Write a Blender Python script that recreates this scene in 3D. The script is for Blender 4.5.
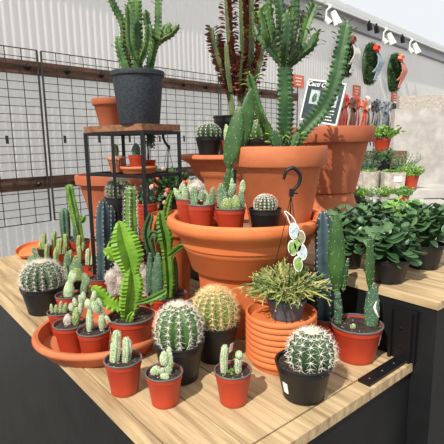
import bpy, math, random
from mathutils import Vector, Matrix, Quaternion
R = math.radians
PI = math.pi
random.seed(7)
scene = bpy.context.scene
for o in list(bpy.data.objects):
    bpy.data.objects.remove(o)
COL = scene.collection

# ------------------------------------------------------------ camera, sky, sun, exposure
FPX, PITCH, ROLL, EYE = 440.0, R(10.2), R(0.9), 1.21
cd = bpy.data.cameras.new('camera'); cam = bpy.data.objects.new('camera', cd); COL.objects.link(cam)
cd.sensor_width = 36; cd.lens = 36 * FPX / 444; cd.clip_start = 0.02; cd.clip_end = 200
cam.matrix_world = Matrix.Translation((0, 0, EYE)) @ Matrix.Rotation(R(90) - PITCH, 4, 'X') @ Matrix.Rotation(-ROLL, 4, 'Z')
scene.camera = cam
SUN_TO = Vector((-0.43, -0.69, 0.82)).normalized()
SUN_E, SKY_E = 5.0, 0.95
w = bpy.data.worlds.new('sky'); scene.world = w; w.use_nodes = True
nt = w.node_tree; nt.nodes.clear()
wo = nt.nodes.new('ShaderNodeOutputWorld'); bg = nt.nodes.new('ShaderNodeBackground')
bg.inputs['Color'].default_value = (0.93, 0.965, 1.0, 1); bg.inputs['Strength'].default_value = SKY_E
nt.links.new(bg.outputs[0], wo.inputs[0])
ld = bpy.data.lights.new('sun', 'SUN'); lo = bpy.data.objects.new('sun', ld); COL.objects.link(lo)
ld.energy = SUN_E; ld.angle = R(0.5); ld.color = (1.0, 0.95, 0.86)
lo.rotation_euler = (-SUN_TO).to_track_quat('-Z', 'Y').to_euler(); lo.location = (-2, -3, 5)
scene.view_settings.view_transform = 'Standard'; scene.view_settings.look = 'None'
scene.view_settings.gamma = 1; scene.view_settings.exposure = 0.0
scene.view_settings.use_curve_mapping = False

def ray(px, py):
    x = (px - 222) / FPX; y = -(py - 222) / FPX
    c, s = math.cos(ROLL), math.sin(ROLL)
    u = x * c + y * s; v = -x * s + y * c
    return Vector((u, math.cos(PITCH) + v * math.sin(PITCH), -math.sin(PITCH) + v * math.cos(PITCH)))
def at(px, py, Y):
    d = ray(px, py); return d * (Y / d.y) + Vector((0, 0, EYE))
def atz(px, py, z):
    d = ray(px, py); return d * ((z - EYE) / d.z) + Vector((0, 0, EYE))

# ------------------------------------------------------------ materials
def srgb(r, g, b):
    f = lambda c: (c / 255 / 12.92) if c / 255 <= .04045 else ((c / 255 + .055) / 1.055) ** 2.4
    return (f(r), f(g), f(b), 1)
def new_mat(name):
    m = bpy.data.materials.new(name); m.use_nodes = True
    nt = m.node_tree; b = nt.nodes['Principled BSDF']
    return m, nt, b
def mat(name, c1, c2=None, scale=20., rough=.6, bump=0., bscale=None, metal=0., lo=.35, hi=.65, detail=4, dots=None, dscale=300., dsize=.25, stretch=None, spec=.5, rotz=0.):
    m, nt, b = new_mat(name); N = nt.nodes; L = nt.links
    b.inputs['Roughness'].default_value = rough; b.inputs['Metallic'].default_value = metal
    b.inputs['Specular IOR Level'].default_value = spec
    tc = N.new('ShaderNodeTexCoord'); src = tc.outputs['Object']
    if stretch:
        mp = N.new('ShaderNodeMapping')
        if rotz: mp.vector_type = 'TEXTURE'; mp.inputs['Rotation'].default_value = (0, 0, rotz); stretch = tuple(1 / q for q in stretch)
        mp.inputs['Scale'].default_value = stretch
        L.new(src, mp.inputs['Vector']); src = mp.outputs[0]
    col = None
    if c2:
        n = N.new('ShaderNodeTexNoise'); n.inputs['Scale'].default_value = scale; n.inputs['Detail'].default_value = detail
        L.new(src, n.inputs['Vector'])
        r = N.new('ShaderNodeValToRGB'); r.color_ramp.elements[0].position = lo; r.color_ramp.elements[1].position = hi
        r.color_ramp.elements[0].color = c1; r.color_ramp.elements[1].color = c2
        L.new(n.outputs['Fac'], r.inputs['Fac']); col = r.outputs[0]
        L.new(col, b.inputs['Base Color'])
    else:
        b.inputs['Base Color'].default_value = c1
    if dots:
        v = N.new('ShaderNodeTexVoronoi'); v.inputs['Scale'].default_value = dscale
        L.new(src, v.inputs['Vector'])
        r2 = N.new('ShaderNodeValToRGB'); r2.color_ramp.elements[0].position = dsize; r2.color_ramp.elements[1].position = dsize + .08
        r2.color_ramp.elements[0].color = (1, 1, 1, 1); r2.color_ramp.elements[1].color = (0, 0, 0, 1)
        L.new(v.outputs['Distance'], r2.inputs['Fac'])
        mx = N.new('ShaderNodeMixRGB'); L.new(r2.outputs[0], mx.inputs[0])
        if col: L.new(col, mx.inputs[1])
        else: mx.inputs[1].default_value = c1
        mx.inputs[2].default_value = dots; L.new(mx.outputs[0], b.inputs['Base Color'])
    if bump:
        n2 = N.new('ShaderNodeTexNoise'); n2.inputs['Scale'].default_value = bscale or scale * 2; n2.inputs['Detail'].default_value = 3
        L.new(src, n2.inputs['Vector'])
        bp = N.new('ShaderNodeBump'); bp.inputs['Strength'].default_value = bump; bp.inputs['Distance'].default_value = .004
        L.new(n2.outputs['Fac'], bp.inputs['Height']); L.new(bp.outputs[0], b.inputs['Normal'])
    return m
M = {}
M['terracotta'] = mat('terracotta', srgb(180, 96, 56), srgb(198, 118, 76), 9, .75, .12, 120)
M['terracotta_dark'] = mat('terracotta_weathered', srgb(160, 82, 50), srgb(180, 102, 68), 7, .8, .12, 120)
M['terracotta_orange'] = mat('terracotta_orange', srgb(202, 104, 52), srgb(216, 126, 72), 6, .7, .1, 120)
M['red_plastic'] = mat('red_plastic', srgb(160, 50, 27), srgb(180, 63, 36), 14, .45)
M['rim_grey'] = mat('grey_pot_rim', srgb(84, 84, 84), srgb(104, 103, 102), 40, .45)
M['black_plastic'] = mat('black_plastic', srgb(17, 18, 20), srgb(24, 25, 27), 30, .45)
M['slate_plastic'] = mat('slate_plastic', srgb(70, 78, 86), srgb(84, 92, 100), 60, .6, .15, 300, lo=.4, hi=.6)
M['planter'] = mat('speckled_planter', srgb(36, 42, 48), srgb(54, 61, 67), 160, .65, .25, 250, lo=.42, hi=.6)
M['soil'] = mat('potting_soil', srgb(34, 26, 22), srgb(66, 50, 40), 90, .95, 1., 180, dots=srgb(170, 160, 146), dscale=110, dsize=.13)
M['gravel'] = mat('gravel', srgb(120, 84, 62), srgb(160, 120, 92), 60, .95, .8, 120)
M['wood_top'] = mat('weathered_bench_wood', srgb(142, 116, 82), srgb(196, 170, 130), 3, .8, .35, 12, stretch=(1.6, 22, 10), lo=.3, hi=.6, detail=8, rotz=math.atan2(-.77, .64))
M['bench_black'] = mat('black_bench_side', srgb(9, 10, 12), srgb(20, 21, 23), 12, .55, .2, 40)
M['iron'] = mat('black_iron', srgb(22, 22, 24), None, rough=.45, metal=.3)
M['steel_wire'] = mat('dark_wire', srgb(46, 42, 40), None, rough=.5, metal=.2)
M['stand_wood'] = mat('stand_top_wood', srgb(112, 72, 48), srgb(150, 104, 74), 14, .7, .3, 60, stretch=(1, 6, 6))
M['rail_wood'] = mat('wall_rail_wood', srgb(80, 54, 42), srgb(120, 86, 66), 6, .8, .4, 40, stretch=(1, 1, 8))
M['concrete'] = mat('concrete', srgb(168, 162, 156), srgb(196, 190, 184), 8, .9, .3, 60)
M['concrete_pot'] = mat('concrete_pot', srgb(160, 152, 144), srgb(198, 188, 176), 40, .9, .4, 90)
M['floor'] = mat('greenhouse_floor', srgb(96, 92, 88), srgb(120, 114, 108), 3, .9, .3, 30)
M['white_paint'] = mat('white_paint', srgb(226, 226, 224), None, rough=.5)
M['grey_board'] = mat('grey_board', srgb(196, 198, 202), srgb(206, 207, 210), 3, .7)
M['white'] = mat('white_label', srgb(236, 236, 232), None, rough=.6)
M['spine_white'] = mat('white_spines', srgb(236, 226, 214), None, rough=.6)
M['spine_gold'] = mat('golden_spines', srgb(240, 220, 170), srgb(232, 200, 140), 90, .6)
M['spine_brown'] = mat('brown_spines', srgb(170, 130, 104), None, rough=.6)
M['spine_grey'] = mat('grey_spines', srgb(176, 160, 146), None, rough=.6)
M['areole'] = mat('areole_felt', srgb(226, 214, 196), None, rough=.9)
M['barrel'] = mat('barrel_green', srgb(44, 78, 38), srgb(70, 106, 50), 50, .55)
M['barrel_dark'] = mat('dark_barrel_green', srgb(34, 60, 36), srgb(56, 86, 50), 50, .55)
M['barrel_yellow'] = mat('yellow_barrel_green', srgb(84, 100, 42), srgb(108, 124, 56), 50, .55)
M['euph'] = mat('euphorbia_green', srgb(42, 78, 34), srgb(80, 116, 52), 26, .5)
M['euph_dark'] = mat('dark_euphorbia_green', srgb(34, 66, 36), srgb(66, 100, 56), 26, .5)
M['euph_tip'] = mat('new_growth_green', srgb(96, 140, 44), srgb(124, 164, 58), 26, .5)
M['lime'] = mat('lime_stem', srgb(92, 136, 34), srgb(126, 166, 50), 34, .5, .1, 150)
M['leaf_green'] = mat('bright_stem_green', srgb(62, 104, 32), srgb(100, 142, 46), 34, .45)
M['trigona'] = mat('trigona_stem', srgb(54, 74, 42), srgb(110, 116, 70), 30, .55, stretch=(1, 1, .4))
M['maroon'] = mat('maroon_leaves', srgb(98, 48, 38), srgb(144, 82, 64), 60, .45)
M['cereus_blue'] = mat('blue_cactus_skin', srgb(42, 60, 68), srgb(66, 88, 92), 22, .6)
M['pad'] = mat('prickly_pear_pad', srgb(36, 70, 28), srgb(60, 96, 40), 22, .5, dots=srgb(140, 164, 108), dscale=110, dsize=.07)
M['pad_grey'] = mat('grey_green_pad', srgb(76, 106, 72), srgb(108, 136, 96), 26, .6, dots=srgb(196, 206, 176), dscale=240, dsize=.16)
M['pad_fuzzy'] = mat('fuzzy_pale_pad', srgb(122, 152, 100), srgb(166, 186, 140), 60, .8, dots=srgb(232, 232, 214), dscale=380, dsize=.27)
M['pad_teal'] = mat('teal_pad', srgb(52, 84, 62), srgb(76, 108, 78), 30, .6, dots=srgb(170, 186, 160), dscale=200, dsize=.14)
M['finger'] = mat('finger_cactus', srgb(96, 124, 60), srgb(136, 156, 84), 60, .7, dots=srgb(206, 206, 160), dscale=300, dsize=.25)
M['wool'] = mat('white_wool', srgb(140, 130, 122), srgb(196, 186, 176), 60, .95, .8, 220)
M['jade'] = mat('jade_leaf', srgb(50, 80, 50), srgb(86, 118, 76), 16, .35)
M['jade_pale'] = mat('pale_jade_leaf', srgb(86, 128, 54), srgb(124, 164, 82), 16, .4)
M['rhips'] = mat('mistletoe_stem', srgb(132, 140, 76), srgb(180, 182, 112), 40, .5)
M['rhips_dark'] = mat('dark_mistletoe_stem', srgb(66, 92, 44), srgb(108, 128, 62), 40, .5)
M['bush'] = mat('bush_green', srgb(40, 74, 38), srgb(72, 108, 56), 30, .5)
M['bright_leaf'] = mat('bright_succulent', srgb(84, 124, 42), srgb(128, 164, 66), 30, .5)
M['pink'] = mat('pink_flower', srgb(214, 150, 144), srgb(226, 180, 170), 60, .7)
M['coral'] = mat('coral_flower', srgb(214, 104, 76), None, rough=.7)
M['sign_dark'] = mat('sign_teal', srgb(42, 62, 66), srgb(50, 70, 74), 20, .5)
M['sign_pic'] = mat('sign_picture', srgb(150, 172, 176), srgb(206, 214, 212), 40, .5)
M['orange_card'] = mat('orange_card', srgb(232, 110, 72), srgb(238, 128, 88), 30, .6)
M['pine'] = mat('pine_needles', srgb(38, 66, 36), srgb(72, 104, 58), 60, .8)
M['rib_red'] = mat('red_ribbon', srgb(206, 52, 32), srgb(226, 78, 48), 20, .5)
M['rib_brown'] = mat('brown_ribbon', srgb(96, 58, 44), srgb(140, 84, 60), 30, .5)
M['rib_white'] = mat('white_ribbon', srgb(214, 206, 196), srgb(236, 230, 222), 30, .5)
M['rib_grey'] = mat('grey_ribbon', srgb(112, 116, 122), srgb(170, 174, 178), 40, .5)
M['rib_black'] = mat('black_check_ribbon', srgb(38, 36, 38), srgb(92, 86, 84), 90, .5)
M['rib_coral'] = mat('coral_ribbon', srgb(216, 118, 88), srgb(230, 146, 116), 30, .5)
M['rib_blue'] = mat('blue_grey_ribbon', srgb(138, 158, 172), srgb(180, 194, 202), 30, .5)
M['label_pic_green'] = mat('tag_green_picture', srgb(96, 140, 60), srgb(160, 184, 110), 200, .4)
M['label_pic_blue'] = mat('tag_pale_picture', srgb(150, 170, 180), srgb(206, 216, 214), 200, .4)
M['label_pic_brown'] = mat('tag_brown_picture', srgb(120, 130, 90), srgb(176, 150, 130), 200, .4)
def wall_material():
    m, nt, b = new_mat('corrugated_translucent'); N = nt.nodes; L = nt.links
    tc = N.new('ShaderNodeTexCoord'); n = N.new('ShaderNodeTexNoise'); n.inputs['Scale'].default_value = 1.2; n.inputs['Detail'].default_value = 5
    L.new(tc.outputs['Object'], n.inputs['Vector'])
    r = N.new('ShaderNodeValToRGB'); r.color_ramp.elements[0].position = .3; r.color_ramp.elements[1].position = .7
    r.color_ramp.elements[0].color = srgb(226, 222, 216); r.color_ramp.elements[1].color = srgb(244, 240, 234)
    L.new(n.outputs['Fac'], r.inputs['Fac']); L.new(r.outputs[0], b.inputs['Base Color'])
    b.inputs['Roughness'].default_value = .45
    tr = N.new('ShaderNodeBsdfTranslucent'); tr.inputs['Color'].default_value = (.98, .95, .91, 1)
    mx = N.new('ShaderNodeMixShader'); mx.inputs[0].default_value = .6
    L.new(b.outputs[0], mx.inputs[1]); L.new(tr.outputs[0], mx.inputs[2]); L.new(mx.outputs[0], N['Material Output'].inputs['Surface'])
    return m
M['wall'] = wall_material()
def glass_material():
    m, nt, b = new_mat('roof_glass'); N = nt.nodes; L = nt.links
    t = N.new('ShaderNodeBsdfTransparent'); t.inputs['Color'].default_value = (.96, .97, .97, 1)
    g = N.new('ShaderNodeBsdfGlossy'); g.inputs['Roughness'].default_value = .05; mx = N.new('ShaderNodeMixShader'); mx.inputs[0].default_value = .06
    L.new(t.outputs[0], mx.inputs[1]); L.new(g.outputs[0], mx.inputs[2]); L.new(mx.outputs[0], N['Material Output'].inputs['Surface'])
    return m
M['glass'] = glass_material()

# ------------------------------------------------------------ mesh builder
class MB:
    def __init__(s): s.v = []; s.f = []; s.m = []; s.cur = 0
    def add(s, vs, fs):
        o = len(s.v); s.v += [tuple(p) for p in vs]
        for f in fs: s.f.append(tuple(i + o for i in f)); s.m.append(s.cur)
    def build(s, name, mats, parent=None, smooth=True, loc=None):
        me = bpy.data.meshes.new(name); me.from_pydata(s.v, [], s.f)
        mats = mats if isinstance(mats, (list, tuple)) else [mats]
        for m in mats: me.materials.append(M[m] if isinstance(m, str) else m)
        me.polygons.foreach_set('material_index', s.m)
        me.update()
        if smooth:
            me.polygons.foreach_set('use_smooth', [True] * len(me.polygons))
            try: me.set_sharp_from_angle(angle=R(42))
            except Exception: pass
        o = bpy.data.objects.new(name, me); COL.objects.link(o)
        if parent: o.parent = parent
        if loc is not None: o.location = loc
        return o
def box(mb, c, s, rot=None):
    x, y, z = s[0] / 2, s[1] / 2, s[2] / 2
    vs = [Vector((sx * x, sy * y, sz * z)) for sx in (-1, 1) for sy in (-1, 1) for sz in (-1, 1)]
    if rot is not None: vs = [rot @ v for v in vs]
    mb.add([v + Vector(c) for v in vs], [(0, 1, 3, 2), (4, 6, 7, 5), (0, 4, 5, 1), (2, 3, 7, 6), (0, 2, 6, 4), (1, 5, 7, 3)])
def bar(mb, a, b, wx, wy=None):
    a, b = Vector(a), Vector(b); wy = wy or wx; d = b - a
    q = d.to_track_quat('Z', 'Y'); box(mb, (a + b) / 2, (wx, wy, d.length), q.to_matrix())
def lathe(mb, prof, seg=40, c=(0, 0, 0), close_bottom=False, close_top=False):
    vs = []; fs = []
    for r, z in prof:
        for k in range(seg):
            a = 2 * PI * k / seg; vs.append((c[0] + r * math.cos(a), c[1] + r * math.sin(a), c[2] + z))
    for i in range(len(prof) - 1):
        for k in range(seg):
            k2 = (k + 1) % seg
            fs.append((i * seg + k, i * seg + k2, (i + 1) * seg + k2, (i + 1) * seg + k))
    if close_bottom: fs.append(tuple(reversed(range(seg))))
    if close_top: n = (len(prof) - 1) * seg; fs.append(tuple(range(n, n + seg)))
    mb.add(vs, fs)
def catmull(pts, n):
    pts = [Vector(p) for p in pts]
    if len(pts) == 2: return [pts[0].lerp(pts[1], i / (n - 1)) for i in range(n)]
    P = [2 * pts[0] - pts[1]] + pts + [2 * pts[-1] - pts[-2]]
    out = []
    segs = len(pts) - 1
    for i in range(n):
        u = i / (n - 1) * segs; k = min(int(u), segs - 1); t = u - k
        p0, p1, p2, p3 = P[k:k + 4]
        out.append(.5 * ((2 * p1) + (p2 - p0) * t + (2 * p0 - 5 * p1 + 4 * p2 - p3) * t * t + (3 * p1 - p0 - 3 * p2 + p3) * t ** 3))
    return out
def plen(pts): return sum((Vector(pts[i + 1]) - Vector(pts[i])).length for i in range(len(pts) - 1))
def frames(pts):
    T = []
    for i in range(len(pts)):
        a = pts[max(i - 1, 0)]; b = pts[min(i + 1, len(pts) - 1)]; T.append((b - a).normalized())
    u = T[0].orthogonal().normalized() if abs(T[0].z) < .3 else (Vector((0, -1, 0)) - T[0] * T[0].dot(Vector((0, -1, 0)))).normalized()
    F = []
    for t in T:
        u = (u - t * u.dot(t)).normalized(); F.append((t, u, t.cross(u)))
    return F
def tube(mb, pts, r, seg=8, n=None):
    n = n or max(2, len(pts)); P = catmull(pts, n) if n != len(pts) or len(pts) > 2 else [Vector(p) for p in pts]
    F = frames(P); vs = []; fs = []
    for i, p in enumerate(P):
        t = i / (len(P) - 1)
        rr = r if not isinstance(r, (list, tuple)) else lerp_list(r, t)
        for k in range(seg):
            a = 2 * PI * k / seg; vs.append(p + (F[i][1] * math.cos(a) + F[i][2] * math.sin(a)) * rr)
    for i in range(len(P) - 1):
        for k in range(seg):
            k2 = (k + 1) % seg; fs.append((i * seg + k, i * seg + k2, (i + 1) * seg + k2, (i + 1) * seg + k))
    fs.append(tuple(reversed(range(seg)))); n0 = (len(P) - 1) * seg; fs.append(tuple(range(n0, n0 + seg)))
    mb.add(vs, fs)
def lerp_list(l, t):
    u = t * (len(l) - 1); k = min(int(u), len(l) - 2); return l[k] * (1 - (u - k)) + l[k + 1] * (u - k)
def column(mb, pts, rad, ribs=4, depth=.5, tooth=.15, pitch=.012, power=3, rot=0., mb_tip=None, tipround=1.2):
    """ribbed succulent stem along a path; returns areoles (pos, outward, tangent)"""
    L = plen(pts); n = max(8, min(140, int(L / pitch * 3)))
    P = catmull(pts, n); F = frames(P); seg = ribs * 6
    rad = rad if isinstance(rad, (list, tuple)) else [rad, rad]
    vs = []; fs = []; ar = []
    s = 0.; last = -1
    for i, p in enumerate(P):
        if i: s += (P[i] - P[i - 1]).length
        t = s / max(L, 1e-6); t = min(t, 1)
        r0 = lerp_list(rad, t); e = max(0, (t - 1) * L / (r0 * tipround) + 1)
        r0 *= math.sqrt(max(0.02, 1 - e * e)) if e > 0 else 1
        ph = (s / pitch) % 1.0
        saw = (ph if ph < .6 else (1 - ph) * 1.5)  # scalloped edge
        for k in range(seg):
            a = 2 * PI * k / seg; c = abs(math.cos(ribs * a / 2)) ** power
            r = r0 * ((1 - depth) + depth * c) * (1 + tooth * (saw - .3) * 2 * c)
            vs.append(p + (F[i][1] * math.cos(a + rot) + F[i][2] * math.sin(a + rot)) * r)
        idx = int(s / pitch + .4)
        if idx != last:
            last = idx
            for q in range(ribs):
                a = 2 * PI * q / ribs + rot; o = F[i][1] * math.cos(a) + F[i][2] * math.sin(a)
                ar.append((p + o * r0 * (1 + tooth * .6), o, F[i][0]))
    for i in range(n - 1):
        for k in range(seg):
            k2 = (k + 1) % seg; fs.append((i * seg + k, i * seg + k2, (i + 1) * seg + k2, (i + 1) * seg + k))
    fs.append(tuple(reversed(range(seg)))); n0 = (n - 1) * seg; fs.append(tuple(range(n0, n0 + seg)))
    mb.add(vs, fs)
    return ar
def spine(mb, p, d, l, r):
    d = d.normalized(); u = d.orthogonal().normalized(); v = d.cross(u)
    mb.add([p + u * r, p + (-u * .5 + v * .87) * r, p + (-u * .5 - v * .87) * r, p + d * l], [(0, 1, 3), (1, 2, 3), (2, 0, 3)])
def blob(mb, p, r, seg=6, rings=4, sc=(1, 1, 1)):
    vs = []; fs = []
    for i in range(rings + 1):
        th = PI * i / rings
        for k in range(seg):
            a = 2 * PI * k / seg; vs.append(Vector(p) + Vector((math.sin(th) * math.cos(a) * sc[0], math.sin(th) * math.sin(a) * sc[1], math.cos(th) * sc[2])) * r)
    for i in range(rings):
        for k in range(seg):
            k2 = (k + 1) % seg; fs.append((i * seg + k, (i + 1) * seg + k, (i + 1) * seg + k2, i * seg + k2))
    mb.add(vs, fs)
def spine_cluster(mb, p, o, t, n, l, r, spread=1.0, rnd=None):
    s = t.cross(o)
    for k in range(n):
        a = 2 * PI * k / n + random.uniform(-.3, .3)
        d = o * random.uniform(.5, 1.1) + (t * math.cos(a) + s * math.sin(a)) * spread
        spine(mb, p - o * r, d, l * random.uniform(.7, 1.15), r)
def pad(mb, base, tip, width, thick, nrm=(0, -1, 0), seg=14, n=10, shape=.85, bend=0., amt=.55):
    """flattened ovoid cactus joint between base and tip; returns surface areoles"""
    base, tip = Vector(base), Vector(tip); ax = (tip - base); L = ax.length; ax.normalize()
    nrm = Vector(nrm); nn = (nrm - ax * nrm.dot(ax)).normalized(); sd = ax.cross(nn)
    vs = []; fs = []; ar = []
    for i in range(n + 1):
        t = i / n; tt = (1 - math.cos(PI * t)) / 2
        w_ = max(.0, math.sin(PI * tt ** shape)) ** amt; w_ = max(w_, .16 if i == 0 else .03)
        c = base + ax * L * tt + nn * bend * math.sin(PI * tt)
        for k in range(seg):
            a = 2 * PI * k / seg
            vs.append(c + sd * math.cos(a) * width / 2 * w_ + nn * math.sin(a) * thick / 2 * w_)
            if 1 < i < n and k % 2 == (i % 2): ar.append((vs[-1], (sd * math.cos(a) * thick + nn * math.sin(a) * width).normalized(), ax))
    for i in range(n):
        for k in range(seg):
            k2 = (k + 1) % seg; fs.append((i * seg + k, i * seg + k2, (i + 1) * seg + k2, (i + 1) * seg + k))
    fs.append(tuple(reversed(range(seg)))); fs.append(tuple(range(n * seg, n * seg + seg)))
    mb.add(vs, fs); return ar
def barrel(mb, c, r, h, ribs=16, depth=.14, n=22, npitch=9, flat=.0):
    """ribbed barrel cactus standing on c; returns areoles"""
    c = Vector(c); seg = ribs * 6; vs = []; fs = []; ar = []
    def pr(t):   # t 0 bottom .. 1 crown
        th = -1.0 + t * (PI / 2 + 1.0); return r * math.cos(th) ** .85 if math.cos(th) > 0 else 0, (math.sin(th) + math.sin(1.0)) / (1 + math.sin(1.0)) * h
    for i in range(n + 1):
        t = i / n; rr, z = pr(min(t, .995))
        fade = min(1, (1 - t) * 4)
        for k in range(seg):
            a = 2 * PI * k / seg; q = abs(math.cos(ribs * a / 2)) ** 1.5
            rk = rr * (1 - depth * (1 - q) * fade); vs.append(c + Vector((rk * math.cos(a), rk * math.sin(a), z - (1 - q) * r * .03 * (1 - fade + .2))))
    for i in range(n):
        for k in range(seg):
            k2 = (k + 1) % seg; fs.append((i * seg + k, i * seg + k2, (i + 1) * seg + k2, (i + 1) * seg + k))
    fs.append(tuple(range(n * seg, n * seg + seg)))
    mb.add(vs, fs)
    for q in range(ribs):
        a = 2 * PI * q / ribs
        for j in range(npitch):
            t = .12 + .86 * (j + .5 * (q % 2) * .3) / (npitch - .5)
            rr, z = pr(t); r2, z2 = pr(t + .01)
            o2 = Vector((z2 - z, rr - r2)).normalized()
            o = Vector((math.cos(a) * o2.x, math.sin(a) * o2.x, o2.y)); ar.append((c + Vector((rr * math.cos(a), rr * math.sin(a), z)), o, Vector((-math.sin(a), math.cos(a), 0)).cross(o)))
    return ar

# ------------------------------------------------------------ object bookkeeping
def thing(name, label, cat, loc, rz=0., group=None):
    o = bpy.data.objects.new(name, None); COL.objects.link(o); o.empty_display_size = .02
    o.location = loc; o.rotation_euler = (0, 0, rz); return tag(o, label, cat, group)
def tag(o, label, cat, group=None, kind=None):
    o['label'] = label; o['category'] = cat
    if group: o['group'] = group
    if kind: o['kind'] = kind
    return o
def structure(o): o['kind'] = 'structure'; return o
def stuff(o): o['kind'] = 'stuff'; return o
def lab(o, s): o['label'] = s; return o

# ------------------------------------------------------------ benches: axes of the table
AD = Vector((.64, -.77, 0)).normalized(); AN = Vector((.77, .64, 0)).normalized()
def bp(c, d, z): return AN * c + AD * d + Vector((0, 0, z))
T1, T2 = .75, .893
BROT = Matrix((AD, AN, Vector((0, 0, 1)))).transposed()
def bench_box(mb, c0, c1, d0, d1, z0, z1):
    box(mb, bp((c0 + c1) / 2, (d0 + d1) / 2, (z0 + z1) / 2), (d1 - d0, c1 - c0, z1 - z0), BROT)

# setting ------------------------------------------------------------
WD = Vector((.693, .721, 0)).normalized(); WN = Vector((WD.y, -WD.x, 0)); W0 = Vector((-1.163, 2.6, 0))
WROT = Matrix((WD, WN, Vector((0, 0, 1)))).transposed()
def wp(s, n, z): return W0 + WD * s + WN * n + Vector((0, 0, z))
mb = MB(); box(mb, (2, 4, -.05), (24, 24, .1)); structure(mb.build('floor', 'floor', smooth=False))
mb = MB(); vs = []; fs = []
pitch = .047; n = int(14.5 / pitch * 6)
for i in range(n + 1):
    s = -4.5 + i * pitch / 6; k = math.sin(2 * PI * i / 6) * .006
    for z in (0, 2.46): vs.append(wp(s, k, z))
for i in range(n):
    a = i * 2; fs.append((a, a + 2, a + 3, a + 1))
mb.add(vs, fs); structure(mb.build('wall_back', 'wall'))
# band of flat board and the white beams along the top of the wall
mb = MB(); box(mb, wp(2.75, .0, 2.535), (14.5, .03, .148), WROT); structure(mb.build('trim_1', 'grey_board', smooth=False))
mb = MB(); box(mb, wp(2.75, .03, 2.462), (14.5, .02, .02), WROT); structure(mb.build('trim_2', 'rim_grey', smooth=False))
mb = MB(); box(mb, wp(2.75, .06, 2.635), (14.5, .1, .05), WROT); box(mb, wp(2.75, .1, 2.593), (14.5, .02, .03), WROT); structure(mb.build('trim_3', 'white_paint', smooth=False))
# glass roof over the wall: white bars and panes, rising towards the room
mb = MB()
for s in [-3.5 + .9 * k for k in range(14)]:
    bar(mb, wp(s, .02, 2.69), wp(s + .0, -2.6, 3.55), .035, .05)
bar(mb, wp(-4, -1.3, 3.12), wp(9.5, -1.3, 3.12), .04, .05)
structure(mb.build('window_1', 'white_paint', smooth=False))
mb = MB(); a, b, c, d = wp(-4.4, .02, 2.72), wp(9.9, .02, 2.72), wp(9.9, -2.6, 3.58), wp(-4.4, -2.6, 3.58)
up = Vector((0, 0, .006)); mb.add([a, b, c, d, a + up, b + up, c + up, d + up], [(0, 3, 2, 1), (4, 5, 6, 7), (0, 1, 5, 4), (1, 2, 6, 5), (2, 3, 7, 6), (3, 0, 4, 7)])
structure(mb.build('window_2', 'glass', smooth=False))
# wooden rails on the wall
def rail(s0, s1, z, label):
    mb = MB(); box(mb, wp((s0 + s1) / 2, .022, z), (s1 - s0, .026, .074), WROT)
    o = mb.build('wooden_rail', 'rail_wood', smooth=False); tag(o, label, 'rail')
    s = s0 + .09
    while s < s1 - .03:
        k = MB(); c = wp(s, .045, z)
        pts = [c + WD * .022, c + Vector((0, 0, .022)), c - WD * .022, c - Vector((0, 0, .022)), c + WN * .016, c - WN * .01]
        k.add(pts, [(0, 1, 4), (1, 2, 4), (2, 3, 4), (3, 0, 4), (1, 0, 5), (2, 1, 5), (3, 2, 5), (0, 3, 5)])
        k.build('knob', 'iron', o, smooth=False); s += .235
rail(-1.2, 2.78, 1.65, 'upper brown wooden rail with black knobs across the corrugated wall')
rail(-1.2, 2.78, .99, 'lower brown wooden rail behind the wire grid, at shelf height')
# wire grid panels on the rails
gl = ['wire grid panel at far left of the wall beside the plant stand', 'wire grid panel behind the tiered plant stand', 'wire grid panel between plant stand and the wide terracotta pot', 'wire grid panel behind the maroon leaved cactus']
edges = [-1.15, .13, .86, 1.62, 2.75]
for gi in range(4):
    s0, s1 = edges[gi] + .012, edges[gi + 1] - .012; mb = MB(); z0, z1 = .76, 1.745
    nv = max(4, round((s1 - s0) / .088)); nh = 22
    for k in range(nv + 1):
        s = s0 + (s1 - s0) * k / nv; th = .009 if k in (0, nv) else .0036
        bar(mb, wp(s, .052, z0), wp(s, .052, z1), th)
    for k in range(nh + 1):
        z = z0 + (z1 - z0) * k / nh; bar(mb, wp(s0, .0555, z), wp(s1, .0555, z), .0036 if k not in (0, nh) else .005)
    g = mb.build('wire_grid_panel', 'steel_wire', smooth=False); tag(g, gl[gi], 'grid panel', 'wire grid panels on the wall')
    s = s0 + .1
    while s < s1:
        for zz in (1.245,):
            k = MB(); bar(k, wp(s, .066, zz - .022), wp(s, .066, zz + .022), .012); bar(k, wp(s, .066, zz + .02), wp(s, .052, zz + .02), .006); k.build('clip', 'iron', g, smooth=False)
        s += .235

# lower bench: boards with gaps, black sides
mb = MB(); D0, D1 = -1.98, -.405
c = .297
for c0, c1 in [(.297, .317), (.32, .41), (.413, .505), (.508, .6), (.603, .692), (.695, .782), (.785, .852)]:
    cuts = [D0 + random.uniform(.2, .5), -1.3 + random.uniform(-.3, .3), -.442]
    prev = D0
    for q in cuts + [None]:
        if q is None: break
        bench_box(mb, c0, c1, prev, q - .002, T1 - .02, T1 + random.uniform(-.0006, .0)); prev = q
bench_box(mb, .297, .852, -.440, D1, T1 - .02, T1)
top = mb.build('bench_top', 'wood_top', smooth=False)
root = thing('display_bench', 'lower display bench with pale weathered boards and black sides', 'bench', (0, 0, 0))
top.parent = root
mb = MB(); bench_box(mb, .303, .852, D0, D1 - .006, 0, T1 - .021); mb.build('bench_side', 'bench_black', root, smooth=False)
root = thing('raised_bench', 'raised rear display bench with black front and tan boards under the jade plants', 'bench', (0, 0, 0))
mb = MB()
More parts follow.
